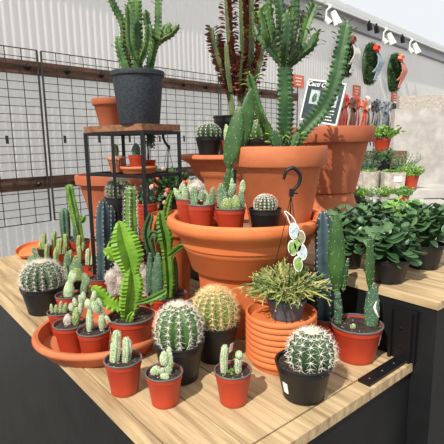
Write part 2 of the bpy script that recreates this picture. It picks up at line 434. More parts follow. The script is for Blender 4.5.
for c0, c1 in [(.853, .885), (.888, 1.06), (1.063, 1.24), (1.243, 1.37), (1.373, 1.5)]:
    prev = D0
    for q in [D0 + random.uniform(.2, .4), -1.2 + random.uniform(-.2, .2), -.9 + random.uniform(-.1, .05), -.36]:
        bench_box(mb, c0, c1, prev, q - .002, T2 - .016, T2 + random.uniform(-.0012, 0)); prev = q
mb.build('bench_top', 'wood_top', root, smooth=False)
mb = MB(); bench_box(mb, .857, 1.5, D0, -.365, 0, T2 - .017); mb.build('bench_side', 'bench_black', root, smooth=False)
mb = MB(); bench_box(mb, .845, .856, -.46, -.40, T1 + .001, T2 - .03); bench_box(mb, .836, .845, -.455, -.449, T1 + .001, T2 - .035); bench_box(mb, .836, .845, -.412, -.406, T1 + .001, T2 - .035)
for dz in (.03, .07): blob(mb, bp(.844, -.432, T1 + dz), .004)
mb.build('corner_bracket', 'iron', root, smooth=False)
# black metal strap lying across the end of the bench
mb = MB()
bench_box(mb, .700, .835, -.438, -.412, T1 + .0005, T1 + .006)
for cc in (.72, .765, .81): blob(mb, bp(cc, -.425, T1 + .006), .004, 8, 4, (1, 1, .5))
tag(mb.build('metal_strap', 'iron', smooth=False), 'black metal hinge strap screwed on the right end of the lower bench', 'strap')

# ------------------------------------------------------------ pots
def pot_profile(r, h, kind):
    if kind == 'nursery':
        return [(r * .70, 0), (r * .72, .001), (r * .735, h * .12), (r * .92, h * .80), (r * .935, h * .82), (r * .955, h * .82), (r * .965, h * .97)]
    if kind == 'clay':
        return [(r * .62, 0), (r * .64, .0015), (r * .87, h * .76), (r * .88, h * .765), (r * .97, h * .768), (r * .985, h * .78), (r * .995, h * .97), (r * .975, h)]
    if kind == 'flared':
        return [(r * .50, 0), (r * .52, .002), (r * .66, h * .62), (r * .67, h * .64), (r * .68, h * .70), (r * .73, h * .74), (r * .78, h * .78), (r * .79, h * .84), (r * .87, h * .9), (r * .97, h * .935), (r, h * .955), (r, h * .98), (r * .975, h)]
def make_pot(root, r, h, kind='nursery', color='red_plastic', rim=None, fill=.88, soil='soil', seg=40, wall=None, lean=None):
    """pot (> rim) and soil as parts of root; returns soil height"""
    p = pot_profile(r, h, kind); t = wall or max(.0012, r * .035)
    rim_r = p[-1][0]
    inner = [(rim_r - t, h), (rim_r - t, h * .97)] if kind != 'nursery' else [(rim_r - t, h * .97)]
    fr = lerp_profile(p, h * fill * .9)
    inner += [(lerp_profile(p, h * fill) - t * 1.3, h * fill), (lerp_profile(p, h * .4) - t * 1.4, h * .4), (.0005, h * .38)]
    mb = MB(); lathe(mb, p + inner, seg, close_bottom=True); po = mb.build('pot', color, root)
    if kind == 'nursery':
        mb = MB(); k = r * .035
        rr = [(r * .955, h * .955), (r * .995, h * .955), (r * 1.01, h * .965), (r * 1.01, h * .99), (r * .99, h * 1.0), (r * .95, h * 1.0), (r * .925, h * .985), (r * .925, h * .955)]
        lathe(mb, rr + [rr[0]], seg); mb.build('rim', rim or color, po)
    zs = h * fill; rs = lerp_profile(p, zs) - t * 1.1
    mb = MB(); vs = [(0, 0, zs + .0015)]; fs = []; N = 6; S = 28
    for i in range(1, N + 1):
        for k in range(S):
            a = 2 * PI * k / S; rr = rs * i / N
            vs.append((rr * math.cos(a), rr * math.sin(a), zs + (random.uniform(-.02, .03) * r if i < N else 0)))
    for k in range(S): fs.append((0, 1 + k, 1 + (k + 1) % S))
    for i in range(N - 1):
        for k in range(S):
            a = 1 + i * S + k; b = 1 + i * S + (k + 1) % S; fs.append((a, a + S, b + S, b))
    # crumbs and perlite
    mb.add(vs, fs)
    rn = min(26, int(10 + r * 300))
    for _ in range(rn):
        a = random.uniform(0, 2 * PI); q = rs * .93 * math.sqrt(random.random()); blob(mb, (q * math.cos(a), q * math.sin(a), zs + .001), random.uniform(.008, .022) * r + .0008, 5, 3)
    mb.build('soil', soil, root)
    return zs
def lerp_profile(p, z):
    for (r0, z0), (r1, z1) in zip(p, p[1:]):
        if z0 <= z <= z1 and z1 > z0: return r0 + (r1 - r0) * (z - z0) / (z1 - z0)
    return p[-1][0]
def label_patch(root, r, h, ang, wd, ht, zc, m='white'):
    """paper sticker wrapped on the pot side"""
    mb = MB(); vs = []; fs = []; n = 6; p = pot_profile(r, h, 'nursery')
    for i in range(n + 1):
        a = ang + (i / n - .5) * wd / r
        for z in (zc - ht / 2, zc + ht / 2):
            rr = lerp_profile(p, z) + .0012; vs.append((rr * math.cos(a), rr * math.sin(a), z))
            vs.append(((rr - .001) * math.cos(a), (rr - .001) * math.sin(a), z))
    for i in range(n):
        a = i * 4; b = a + 4; fs += [(a, b, b + 2, a + 2), (a + 1, a + 3, b + 3, b + 1), (a + 2, b + 2, b + 3, a + 3), (a, a + 1, b + 1, b)]
    fs += [(0, 2, 3, 1), (n * 4, n * 4 + 1, n * 4 + 3, n * 4 + 2)]
    mb.add(vs, fs); return mb.build('label_sticker', m, root)

# ---- empty clay things
def clay_pot(label, loc, r, h, inverted=False, color='terracotta', kind='clay', cat='plant pot', group=None, seg=56):
    p = pot_profile(r, h, kind); t = r * .06; rim = p[-1][0]
    inner = [(rim - t, h), (lerp_profile(p, h * .76) - t * 1.2, h * .75), (p[0][0] - t * .3, h * .06), (.001, h * .06)]
    pr = p + inner
    mb = MB(); lathe(mb, pr, seg, close_bottom=True)
    if inverted: mb.v = [(x, -y, h - z) for x, y, z in mb.v]
    o = mb.build('terracotta_pot', color, None, loc=loc); tag(o, label, cat, group); return o
def nest_saucer(label, loc, r, color, group):
    pr = [(r * .835, 0), (r * .84, .0008), (r * .92, .0148), (r * .95, .0150), (r * .985, .016), (r, .019), (r, .0225), (r * .985, .0252), (r * .955, .026), (r * .93, .0252), (r * .926, .024), (r * .85, .0116), (r * .846, .0112), (.001, .0112)]
    mb = MB(); lathe(mb, pr, 72, close_bottom=True); o = mb.build('terracotta_saucer', color, None, loc=loc); tag(o, label, 'saucer', group); return o
def saucer(label, loc, r, h, color='terracotta', seg=64, group=None, name='terracotta_saucer', lip=None):
    l = lip or r * .07
    pr = [(r * .82, 0), (r * .84, .001), (r * .93, h * .55), (r * .965, h * .62), (r * .99, h * .68), (r, h * .8), (r * .985, h * .93), (r * .96, h), (r - l, h * .97), (r - l * 1.05, h * .8), (r * .87, h * .2), (.001, h * .18)]
    mb = MB(); lathe(mb, pr, seg, close_bottom=True); o = mb.build(name, color, None, loc=loc); tag(o, label, 'saucer', group); return o

# big bowl planter
BX, BY = .058, 1.075
bowl = thing('terracotta_bowl_planter', 'huge terracotta bowl planter with thick rolled rim in the middle of the bench', 'planter', (BX, BY, T1))
mb = MB(); BR = .193; BH = .285
pr = [(.098, 0), (.100, .002), (.112, .06), (.119, .135), (.123, .150), (.131, .154), (.136, .158), (.150, .205), (.153, .207), (.155, .214), (.1625, .236), (.166, .240), (.170, .246), (.181, .253), (.190, .261), (.1945, .272), (.192, .282), (.184, .287), (.175, .285), (.170, .277), (.167, .262), (.1635, .24), (.160, .22), (.0005, .22)]
lathe(mb, pr, 96, close_bottom=True); mb.build('bowl', 'terracotta_orange', bowl)
mb = MB(); vs = [(0, 0, .245)]; fs = []; N, S = 8, 48
for i in range(1, N + 1):
    for k in range(S):
        a = 2 * PI * k / S; q = .1634 * i / N; vs.append((q * math.cos(a), q * math.sin(a), .245 + (random.uniform(-.001, .0) if i < N else 0)))
for k in range(S): fs.append((0, 1 + k, 1 + (k + 1) % S))
for i in range(N - 1):
    for k in range(S):
        a = 1 + i * S + k; b = 1 + i * S + (k + 1) % S; fs.append((a, a + S, b + S, b))
mb.add(vs, fs); mb.build('gravel', 'gravel', bowl)
ZB = T1 + .2455

def root_at(px, py, Y, z): # base position under a rim seen at px,py
    p = at(px, py, Y); p.z = z; return p
def G(px, Y, z):  # ground point for column px at depth Y, height z
    p = at(px, 222, Y); return Vector((p.x, Y, z))
class Plant:
    """potted plant root with conversions from picture position to local coordinates"""
    def __init__(s, name, label, cat, px, Y, z, group=None, py=None):
        py = py or 145 + (EYE - z - .06) / Y * FPX
        s.Y = Y; s.o = at(px, py, Y); s.o.z = z; s.k = Y / ray(px, py).y / FPX
        # account for roll at the pot height
        s.root = thing(name, label, cat, s.o, 0, group)
    def L(s, px, py, dy=0.): return at(px, py, s.Y + dy) - s.o
    def px(s): return s.Y / FPX * 1.0
def add_spines(parent, ars, n, l, r, m='spine_white', spread=1., felt=True, skip=None, areole='areole'):
    mb = MB(); fb = MB()
    for p, o, t in ars:
        if skip and skip(p, o): continue
        spine_cluster(mb, p, o, t, n, l, r, spread)
        if felt: blob(fb, p, r * 1.5, 5, 3)
    if mb.v: stuff(mb.build('spines', m, parent, smooth=False))
    if felt and fb.v: stuff(fb.build('areoles', areole, parent))

# ------------------------------------------------------------ big pot with candelabra euphorbia standing in the bowl
def stem_part(name, root, pts, rad, ribs, mat_, depth=.5, tooth=.15, pitch=.012, rot=0., spn=2, sl=.006, sr=.0006, sm='spine_brown', leaf=None, power=3):
    mb = MB(); ar = column(mb, pts, rad, ribs, depth, tooth, pitch, power, rot); o = mb.build(name, mat_, root)
    if spn: add_spines(o, ar, spn, sl, sr, sm, .6, felt=False)
    return o, ar
def leaves_at(parent, ars, size, m, frac=1., droop=.3, nm='leaves', wid=.42):
    mb = MB()
    for p, o, t in ars:
        if random.random() > frac: continue
        d = (o + t * random.uniform(.2, .9) - Vector((0, 0, droop * random.random()))).normalized()
        l = size * random.uniform(.7, 1.2)
        pad(mb, p - o * .001, p + d * l, l * wid, l * .07, nrm=(t + Vector((random.uniform(-.3, .3),) * 3)), seg=6, n=4, shape=1.3, bend=l * .1)
    if mb.v: stuff(mb.build(nm, m, parent))

pl = Plant('potted_candelabra_euphorbia', 'tall branching green euphorbia in the big clean terracotta pot set in the bowl', 'potted plant', 280, 1.108, ZB, None, 147)
rt = pl.root; zt = at(280, 146, 1.108).z - ZB
r = 93 / 2 / FPX * 1.108
zs = make_pot(rt, r, zt, 'clay', 'terracotta', fill=.93, seg=72)
K = 1.108 / FPX
br = []
def eu(ptspx, wpx, ribs=4, m='euph_dark', **k):
    pts = [pl.L(*p) for p in ptspx]
    o, ar = stem_part('stem', rt, pts, [w * K / 2 for w in wpx], ribs, m, pitch=.0115, tooth=.36, depth=.62, **k); br.append(ar); return o, ar
eu([(284, 150, 0), (286, 110, 0), (285, 62, 0)], [17, 18, 17], rot=.4)
for pts, ww, m in [
    ([(284, 66, 0), (272, 50, -.01), (262, 38, -.01), (255, 24, 0)], [7, 10, 9, 7], 'euph_dark'),
    ([(283, 66, 0), (276, 45, .02), (270, 20, .03), (268, 0, .03)], [8, 11, 11, 9], 'euph'),
    ([(285, 66, 0), (281, 40, -.02), (280, 15, -.03), (277, -8, -.03)], [9, 12, 12, 9], 'euph_dark'),
    ([(286, 66, 0), (291, 44, .01), (295, 20, .02), (296, -6, .02)], [9, 12, 12, 9], 'euph_dark'),
    ([(288, 66, 0), (301, 54, -.01), (311, 45, -.02), (317, 33, -.02)], [7, 9, 10, 7], 'euph_dark'),
    ([(299, 56, -.01), (304, 34, -.01), (309, 18, 0), (316, 2, 0)], [6, 9, 10, 8], 'euph'),
    ([(288, 64, 0), (298, 48, .04), (303, 30, .05), (302, 14, .05)], [7, 9, 10, 8], 'euph'),
    ([(270, 48, -.01), (266, 34, -.03), (263, 20, -.03), (259, 10, -.03)], [5, 7, 7, 6], 'euph'),
    ([(284, 62, -.01), (287, 44, -.045), (288, 26, -.05), (286, 12, -.05)], [7, 9, 10, 8], 'euph_dark'),
    ([(291, 150, .02), (304, 130, .01), (322, 110, 0), (334, 84, -.01), (341, 52, -.01), (347, 22, -.01)], [12, 16, 17, 16, 16, 12], 'euph_dark'),
    ([(280, 150, .02), (268, 132, .01), (259, 110, 0), (253, 90, 0), (249, 74, 0)], [8, 10, 9, 9, 8], 'euph'),
    ([(278, 150, -.03), (276, 138, -.03), (274, 130, -.03)], [11, 14, 13], 'euph_dark'),
    ([(293, 150, -.03), (297, 139, -.03), (299, 132, -.03)], [9, 11, 10], 'euph_dark'),
]:
    o, ar = eu(pts, ww, random.choice([3, 4]), m, rot=random.uniform(0, 1.5))
    tips = ar[-12:]; leaves_at(o, tips, .018, 'euph_tip', .9)
    leaves_at(o, ar[:-12], .008, 'euph', .25)

# ------------------------------------------------------------ small pots in the bowl
def red_pot_plant(name, label, px, py, Y, z, wpx, group=None, h=None, color='red_plastic', rim='rim_grey', fill=.9):
    pl = Plant(name, label, 'potted cactus', px, Y, z, group, py)
    r = wpx / 2 * pl.k; hh = h or max(.03, at(px, py, Y).z - z)
    pl.zs = make_pot(pl.root, r, hh, 'nursery', color, rim, fill); pl.r = r; pl.h = hh
    return pl
def opuntia(pl, pads, m='pad_grey', thick=.28, fuzz=True, spm='spine_white', spl=.0022, nrm=(0, -1, 0)):
    """pads: (px0,py0,px1,py1,width_px,dy)"""
    k = pl.k
    for q in pads:
        a = pl.L(q[0], q[1], q[5] if len(q) > 5 else 0); b = pl.L(q[2], q[3], q[5] if len(q) > 5 else 0)
        if a.z < pl.zs + .012: a.z = min(a.z, pl.zs - .003)
        mb = MB(); nn = Vector(nrm) + Vector((random.uniform(-.35, .35), 0, 0))
        ar = pad(mb, a, b, q[4] * k, max(q[4] * k * thick, .003), nn); o = mb.build('pad', q[6] if len(q) > 6 else m, pl.root)
        if fuzz: add_spines(o, ar, 4, spl, .00028, spm, 1., felt=False)
def fingers(pl, fs, m='pad_fuzzy', ribs=6, fuzz=True, depth=.18, spl=.0024, spm='spine_white', nm='stem', spn=4):
    k = pl.k
    for q in fs:
        pts = [pl.L(q[i], q[i + 1], q[-1]) for i in range(0, len(q) - 2, 2)]
        if pts[0].z < pl.zs + .015: pts[0].z = pl.zs - .003
        mb = MB(); rr = q[-2] * k / 2
        ar = column(mb, pts, [rr * .85, rr, rr * .9], ribs, depth, .08, max(.003, rr * .55), 1.5, random.random())
        o = mb.build(nm, m, pl.root)
        if fuzz: add_spines(o, ar, spn, spl, .00028, spm, 1., felt=False)

pl = red_pot_plant('potted_fuzzy_prickly_pear', 'pale fuzzy prickly pear in leftmost red pot inside the bowl', 188, 197.5, 1.055, ZB, 25)
opuntia(pl, [(186, 203, 184, 184, 7, 0), (182, 200, 174, 188, 7, .005), (189, 201, 190, 180, 6, .01), (180, 192, 183, 182, 4, 0)], 'pad_fuzzy')
pl = red_pot_plant('potted_woolly_cactus', 'white woolly ball cactus with pale arms in second red pot inside the bowl', 201.5, 203, .998, ZB, 28)
mb = MB(); c = pl.L(197, 189, .015); blob(mb, c, 7.5 * .998 / FPX, 18, 12, (1, 1, 1.15)); sp = mb.build('woolly_stem', 'wool', pl.root)
mb = MB()
for _ in range(420):
    d = Vector((random.gauss(0, 1), random.gauss(0, 1), random.gauss(.2, 1))).normalized(); spine(mb, c + Vector((d.x, d.y, d.z * 1.15)) * .0162, d + Vector((random.uniform(-.6, .6), random.uniform(-.6, .6), .4)), .004, .0004)
stuff(mb.build('wool_hairs', 'spine_white', sp, smooth=False))
opuntia(pl, [(194, 207, 194, 186, 8, -.008), (207, 208, 205, 190, 7, 0, 'pad_fuzzy'), (211, 206, 213, 187, 7, .004), (199, 200, 203, 190, 5, -.01), (204, 196, 203, 184, 5, .01)], 'pad_grey')
pl = red_pot_plant('potted_prickly_pear', 'broad leaf padded prickly pear in third red pot inside the bowl', 230.5, 207, .98, ZB, 31)
opuntia(pl, [(223, 209, 221, 183, 11, .004, 'pad_grey'), (232, 206, 232, 178, 7, .012, 'pad_fuzzy'), (227, 210, 226, 198, 12, -.008, 'finger'), (236, 210, 235, 195, 9, -.004, 'finger'), (241, 208, 241, 190, 8, .006, 'pad_grey'), (242, 193, 243, 180, 6, .006, 'pad_fuzzy'), (229, 196, 235, 184, 6, .006)], 'pad_grey')
pl = red_pot_plant('potted_bristly_ball_cactus', 'small round white and pink bristled cactus in black pot inside the bowl', 265, 208, .985, ZB, 33, color='black_plastic', rim='black_plastic')
mb = MB(); c = pl.L(265.5, 211); c.z = pl.zs - .003; ar = barrel(mb, c, .0265, .040, 18, .12, 16, 8); o = mb.build('stem', 'barrel_dark', pl.root)
add_spines(o, ar, 8, .0055, .0005, 'spine_white', 1.3, True)
mb = MB()
for p, oo, t in ar[::7]: blob(mb, p + oo * .002, .0018, 5, 3)
stuff(mb.build('flower_buds', 'coral', o))
# tall prickly pear rising behind the small pots
pl = red_pot_plant('potted_tall_prickly_pear', 'tall dark green long padded prickly pear leaning against the big terracotta pot', 222, 196, 1.14, ZB, 26)
opuntia(pl, [(225, 203, 230, 162, 8, -.02), (228, 168, 240, 106, 16, -.085), (240, 150, 252, 88, 15, -.08)], 'pad', thick=.3, spl=.002)
mb = MB(); column(mb, [pl.L(232, 200, -.02), pl.L(233, 182, -.03), pl.L(234, 168, -.04)], [.008, .009, .007], 5, .3, .05, .006); mb.build('stem', 'pad_teal', pl.root)

# ------------------------------------------------------------ wide flared pot behind left and what stands on it
YL = 1.52
lp = at(235, 153.5, YL); rl = 108 / 2 / FPX * YL
clay = clay_pot('wide flared terracotta pot carrying small cacti behind the bowl', (lp.x, YL, T2), rl, lp.z - T2, color='terracotta', kind='flared', seg=72)
mb = MB(); vs = [(0, 0, lp.z - T2 - .003)]; S = 40
for k in range(S): vs.append((rl * .925 * math.cos(2 * PI * k / S), rl * .925 * math.sin(2 * PI * k / S), lp.z - T2 - .003))
mb.add(vs, [(0, 1 + k, 1 + (k + 1) % S) for k in range(S)]); mb.build('gravel', 'gravel', clay)
ZL = lp.z - .0025
def on_plate(name, label, px, py, Y, wpx, **k):
    return red_pot_plant(name, label, px, py, Y, ZL, wpx, **k)
pl = on_plate('potted_barrel_cactus', 'small dome barrel cactus in black pot on the wide flared pot', 208.5, 137, 1.43, 27, color='black_plastic', rim='black_plastic')
mb = MB(); c = pl.L(209, 140); c.z = pl.zs - .004; ar = barrel(mb, c, 12 * 1.43 / FPX, .052, 14, .14, 16, 7); o = mb.build('stem', 'barrel_dark', pl.root)
add_spines(o, ar, 6, .007, .0006, 'spine_white', 1.2)
pl = on_plate('potted_finger_cactus', 'small pale finger cactus in red pot beside the small dome barrel cactus', 229, 140.5, 1.385, 15)
opuntia(pl, [(228, 146, 226, 124, 7, 0), (231, 144, 230, 133, 6, -.004)], 'pad_fuzzy')
pl = on_plate('potted_barrel_cactus', 'pale spined barrel cactus half hidden behind the big pot of candelabra euphorbia', 260, 139, 1.44, 34, color='black_plastic', rim='black_plastic')
mb = MB(); c = pl.L(261, 140); c.z = pl.zs - .004; ar = barrel(mb, c, 12 * 1.44 / FPX, .07, 12, .16, 16, 7); o = mb.build('stem', 'barrel', pl.root)
add_spines(o, ar, 6, .008, .0006, 'spine_gold', 1.2)
# maroon euphorbia
YT = 1.575
pl = Plant('potted_maroon_euphorbia', 'tall maroon leaved upright euphorbia in black pot behind the small cacti', 'potted plant', 236.5, YT, ZL, None, 117)
rr = 46 / 2 / FPX * YT; hh = at(236, 116, YT).z - ZL
pl.zs = make_pot(pl.root, rr, hh, 'nursery', 'black_plastic', 'black_plastic', .93)
K2 = YT / FPX
for pts, wp_ in [
    ([(233, 118, -.01), (231, 100, -.01), (226, 82, -.01)], 7), ([(242, 118, 0), (241, 96, 0), (240, 80, 0)], 8),
    ([(228, 90, -.01), (220, 66, -.015), (213, 42, -.015), (211, 27, -.015)], 6.5),
    ([(231, 92, -.02), (228, 72, -.03), (226, 44, -.03)], 6), ([(239, 86, 0), (232, 55, 0), (229, 20, 0), (227, -8, 0)], 7.5),
    ([(241, 86, 0), (244, 55, 0), (243, 20, 0), (242, -8, 0)], 8), ([(243, 90, .01), (250, 60, .01), (251, 20, .01), (250, -8, .01)], 7.5),
    ([(243, 96, -.01), (254, 78, -.02), (260, 60, -.02), (263, 46, -.02)], 6), ([(240, 96, -.02), (239, 76, -.035), (241, 54, -.035)], 6),
    ([(244, 92, .02), (256, 62, .03), (258, 30, .03), (257, 8, .03)], 6), ([(234, 92, .02), (222, 60, .03), (218, 34, .03)], 6)]:
    P_ = [pl.L(*p) for p in pts]
    if P_[0].z < pl.zs + .01: P_[0].z = pl.zs - .004
    mb = MB(); ar = column(mb, P_, [wp_ * K2 / 2 * .9, wp_ * K2 / 2, wp_ * K2 / 2 * .8], 3, .5, .2, .0095, rot=random.uniform(0, 2))
    o = mb.build('stem', 'trigona', pl.root)
    if pts[-1][1] < 75: leaves_at(o, ar + ar, .022, 'maroon', .9, .4, wid=.8)

# ------------------------------------------------------------ pots at back right
YR = 1.56
rp = at(327, 127.5, YR); rr = 90 / 2 / FPX * YR; zm = at(330, 191, YR).z
clay_pot('overturned terracotta pot carrying the large terracotta pot behind the jade plants', (rp.x, YR, T2), rr * .92, zm - T2, True, 'terracotta', 'clay')
bpot = clay_pot('large terracotta pot behind right, standing on an overturned pot', (rp.x, YR, zm + .0006), rr, rp.z - zm, False, 'terracotta_dark', 'clay', seg=72)

# ------------------------------------------------------------ plant stand
YS = 1.3398
sroot = thing('plant_stand', 'square black iron plant stand with wooden top and shelves at left', 'plant stand', (0, 0, 0))
top_z = at(129, 128, YS).z
pl_l, pl_f, pl_r = at(85, 128, 1.392), at(142, 131, 1.2354), at(174, 126.5, 1.392)
SF = Vector((pl_f.x, pl_f.y, 0)); SL = Vector((pl_l.x, pl_l.y, 0)); SR = Vector((pl_r.x, pl_r.y, 0))
# make it a true rectangle from the front corner
e1 = (SL - SF); e2 = (SR - SF); e2 = (e2 - e1.normalized() * e2.dot(e1.normalized())) * .88; SB = SF + e1 + e2; SR = SF + e2
CEN = (SL + SR) / 2; sroot.location = (CEN.x, CEN.y, T1)
def sl(p, z): return Vector((p.x - CEN.x, p.y - CEN.y, z - T1))
mb = MB(); zt = top_z
cs = [CEN + (p - CEN) * 1.03 for p in (SF, SR, SB, SL)]
mb.add([sl(p, zt - .010) for p in cs] + [sl(p, zt + .008) for p in cs], [(3, 2, 1, 0), (4, 5, 6, 7), (0, 1, 5, 4), (1, 2, 6, 5), (2, 3, 7, 6), (3, 0, 4, 7)])
mb.build('stand_top', 'stand_wood', sroot, smooth=False)
ZS2 = at(142, 177, 1.2354).z; ZS3 = T1 + .16
corners = [SF, SR, SB, SL]
for p in corners:
    mb = MB(); bar(mb, sl(p, T1 + .0005), sl(p, zt - .011), .010); mb.build('leg', 'iron', sroot, smooth=False)
mb = MB(); mid = (SF + SL) / 2; bar(mb, sl(mid, ZS3), sl(mid, zt - .011), .008)
mb.build('front_bar', 'iron', sroot, smooth=False)
for z, nm in ((zt - .016, 'top_frame'), (ZS2, 'middle_shelf'), (ZS3, 'lower_shelf')):
    mb = MB()
    for a, b in zip(corners, corners[1:] + corners[:1]): bar(mb, sl(a, z), sl(b, z), .009)
    if nm != 'top_frame':
        for t in [i / 9 for i in range(1, 9)]:
            a = SF.lerp(SL, t); b = SR.lerp(SB, t); bar(mb, sl(a, z + .001), sl(b, z + .001), .0032)
        bar(mb, sl(SF.lerp(SR, .5), z - .001), sl(SL.lerp(SB, .5), z - .001), .004)
    mb.build(nm, 'iron', sroot, smooth=False)
ZTOP = zt + .0085
# black planter with tower euphorbia on the stand
pl = Plant('potted_tower_euphorbia', 'tall green branching euphorbia in large black speckled pot on top of the stand', 'potted plant', 137.5, 1.305, ZTOP, None, 73)
hh = at(137, 72, 1.305).z - ZTOP; rr = 51 / 2 / FPX * 1.305; K = 1.305 / FPX
mb = MB()
p = [(rr * .74, 0), (rr * .76, .002), (rr * .94, hh * .9), (rr * .96, hh * .905), (rr * 1.0, hh * .91), (rr * 1.01, hh * .93), (rr * 1.005, hh * .99), (rr * .98, hh), (rr * .93, hh * .99), (rr * .9, hh * .88), (rr * .8, hh * .4), (.001, hh * .4)]
lathe(mb, p, 64, close_bottom=True); mb.build('pot', 'planter', pl.root)
mb = MB(); lathe(mb, [(.001, hh * .9), (rr * .45, hh * .905), (rr * .895, hh * .88)], 40); mb.build('soil', 'soil', pl.root)
for pts, ww in [
    ([(138, 78, 0), (138, 45, 0), (137, 10, 0), (136, -14, 0)], [12, 15, 14, 12]),
    ([(129, 78, -.01), (123, 60, -.01), (119, 46, -.01), (118, 36, -.01)], [6, 9, 9, 6]),
    ([(133, 72, .01), (125, 50, .01), (123, 25, .01), (114, 6, .01), (108, -8, .01)], [6, 8, 9, 8, 7]),
    ([(149, 78, 0), (153, 55, 0), (158, 36, 0), (159, 8, 0), (158, -8, 0)], [10, 10, 9, 8, 7]),
    ([(156, 44, 0), (164, 38, 0), (171, 34, 0), (179, 25, 0)], [7, 7, 7, 6]),
    ([(157, 40, -.01), (151, 33, -.01), (147, 22, -.01), (146, 10, -.01)], [6, 7, 7, 6]),
    ([(168, 35, 0), (169, 28, 0), (170, 22, 0)], [5, 6, 5]),
    ([(160, 37, 0), (164, 30, 0), (166, 24, 0)], [4, 5, 4]),
    ([(140, 62, -.03), (146, 48, -.035), (148, 38, -.035), (149, 24, -.035)], [6, 8, 8, 6]),
    ([(136, 60, -.03), (130, 44, -.04), (129, 24, -.04), (128, 4, -.04)], [6, 8, 8, 6]),
    ([(124, 34, .01), (129, 22, .02), (131, 8, .02), (131, -6, .02)], [5, 7, 7, 6]),
    ([(150, 50, .01), (147, 60, .0), (145, 66, 0)], [3, 4, 4])][:-1]:
    P_ = [pl.L(*q) for q in pts]
    if P_[0].z < hh: P_[0].z = hh * .88
    o, ar = stem_part('stem', pl.root, P_, [w_ * K / 2 for w_ in ww], random.choice([3, 4]), 'euph', pitch=.0115, tooth=.36, depth=.62, rot=random.uniform(0, 1.305))
    leaves_at(o, ar[-9:], .011, 'euph_tip', .7)
# terracotta pot on the stand, behind
tp = at(106.5, 99, 1.392)
tpp = at(110, 99, 1.41)
clay_pot('empty terracotta pot on the stand top beside the black pot', (tpp.x, 1.41, ZTOP), 35 / 2 / FPX * 1.41, tpp.z - ZTOP, color='terracotta_dark')
# middle shelf
z = ZS2 + .0046
def shelf_pt(px, Y): return Y
pl = Plant('potted_small_cactus', 'brownish little cactus in drip glazed clay pot on the middle shelf', 'potted cactus', 116, 1.40, z)
hh = at(116, 156, 1.40).z - z; rr = 19 / 2 / FPX * 1.40
pl.zs = make_pot(pl.root, rr, hh, 'clay', 'terracotta', fill=.93)
mb = MB()
for k in range(22):
    a = 2 * PI * k / 22; l = random.uniform(.25, .6) * hh; rk = lambda zz: lerp_profile(pot_profile(rr, hh, 'clay'), zz) + .0006
    for j in range(5):
        t0 = hh * .99 - l * j / 5; t1_ = hh * .99 - l * (j + 1) / 5; wd = .12 * (1 - j * .16)
        vs = [(rk(t0) * math.cos(a - wd), rk(t0) * math.sin(a - wd), t0), (rk(t0) * math.cos(a + wd), rk(t0) * math.sin(a + wd), t0), (rk(t1_) * math.cos(a + wd * .8), rk(t1_) * math.sin(a + wd * .8), t1_), (rk(t1_) * math.cos(a - wd * .8), rk(t1_) * math.sin(a - wd * .8), t1_)]
        mb.add(vs, [(0, 3, 2, 1)])
o = mb.build('drip_glaze', mat('pale_pink_glaze', srgb(214, 166, 146), srgb(200, 150, 132), 60, .4), pl.root); lab(o, 'pale dripping glaze')
fingers(pl, [(115.5, 158, 115, 144, 7, 0)], 'finger', 8, spm='spine_brown')
sp_ = at(139, 171, 1.3311)
sc = saucer('terracotta saucer under a red pot on the middle shelf of the stand', (sp_.x, 1.3311, z), 37 / 2 / FPX * 1.3311, .022)
zz = z + .022 * .18 + .0008
pl = red_pot_plant('potted_pad_cactus', 'single round pad cactus in red pot on saucer, middle shelf', 137, 155, 1.3311, zz, 18, rim='red_plastic')
opuntia(pl, [(136, 158, 136, 143, 9, 0)], 'pad_teal')
# trailing sprig pot at the back corner of the shelf
pl = red_pot_plant('potted_trailing_plant', 'slender green trailing plant in red pot at back of the middle shelf', 149, 160, 1.4094, z, 14, rim='red_plastic')
mb = MB()
for q in range(5):
    b = pl.L(149 + random.uniform(-2, 2), 162); pts = [b, pl.L(147 + q, 140 - q * 2), pl.L(149 + q * 1.2, 133 + q), pl.L(148 + q * 1.305, 143 + q)]
    tube(mb, pts, .0009, 5, 12)
    for pnt in catmull(pts, 14)[3:]:
        for _ in range(2):
            d = Vector((random.uniform(-1, 1), random.uniform(-1, 1), -.4)).normalized(); pad(mb, pnt, pnt + d * .012, .005, .0008, seg=5, n=3)
mb.build('foliage', 'euph_dark', pl.root)
# hanger hook that hangs from the stand top
hk = thing('plant_hanger', 'black plastic plant hanger hook with wires hanging under stand top', 'plant hanger', at(168, 131, 1.3659))
def hl(px, py): return at(px, py, 1.3659) - at(168, 131, 1.3659)
mb = MB(); tube(mb, [hl(173, 133), hl(170, 131), hl(165.5, 132), hl(163, 136), hl(165, 142), hl(168.5, 147)], [.003, .0035, .004, .004, .0035], 8, 24); bar(mb, hl(168.5, 145), hl(169, 149), .010, .008); mb.build('hook', 'iron', hk)
for (a, b) in [((168, 148), (163.5, 172)), ((169, 148), (167, 174)), ((169.5, 148), (173, 166)), ((168.5, 148), (168, 174))]:
    mb = MB(); tube(mb, [hl(*a), hl((a[0] + b[0]) / 2 - .8, (a[1] + b[1]) / 2), hl(*b)], .0009, 6, 8); mb.build('wire', 'iron', hk)
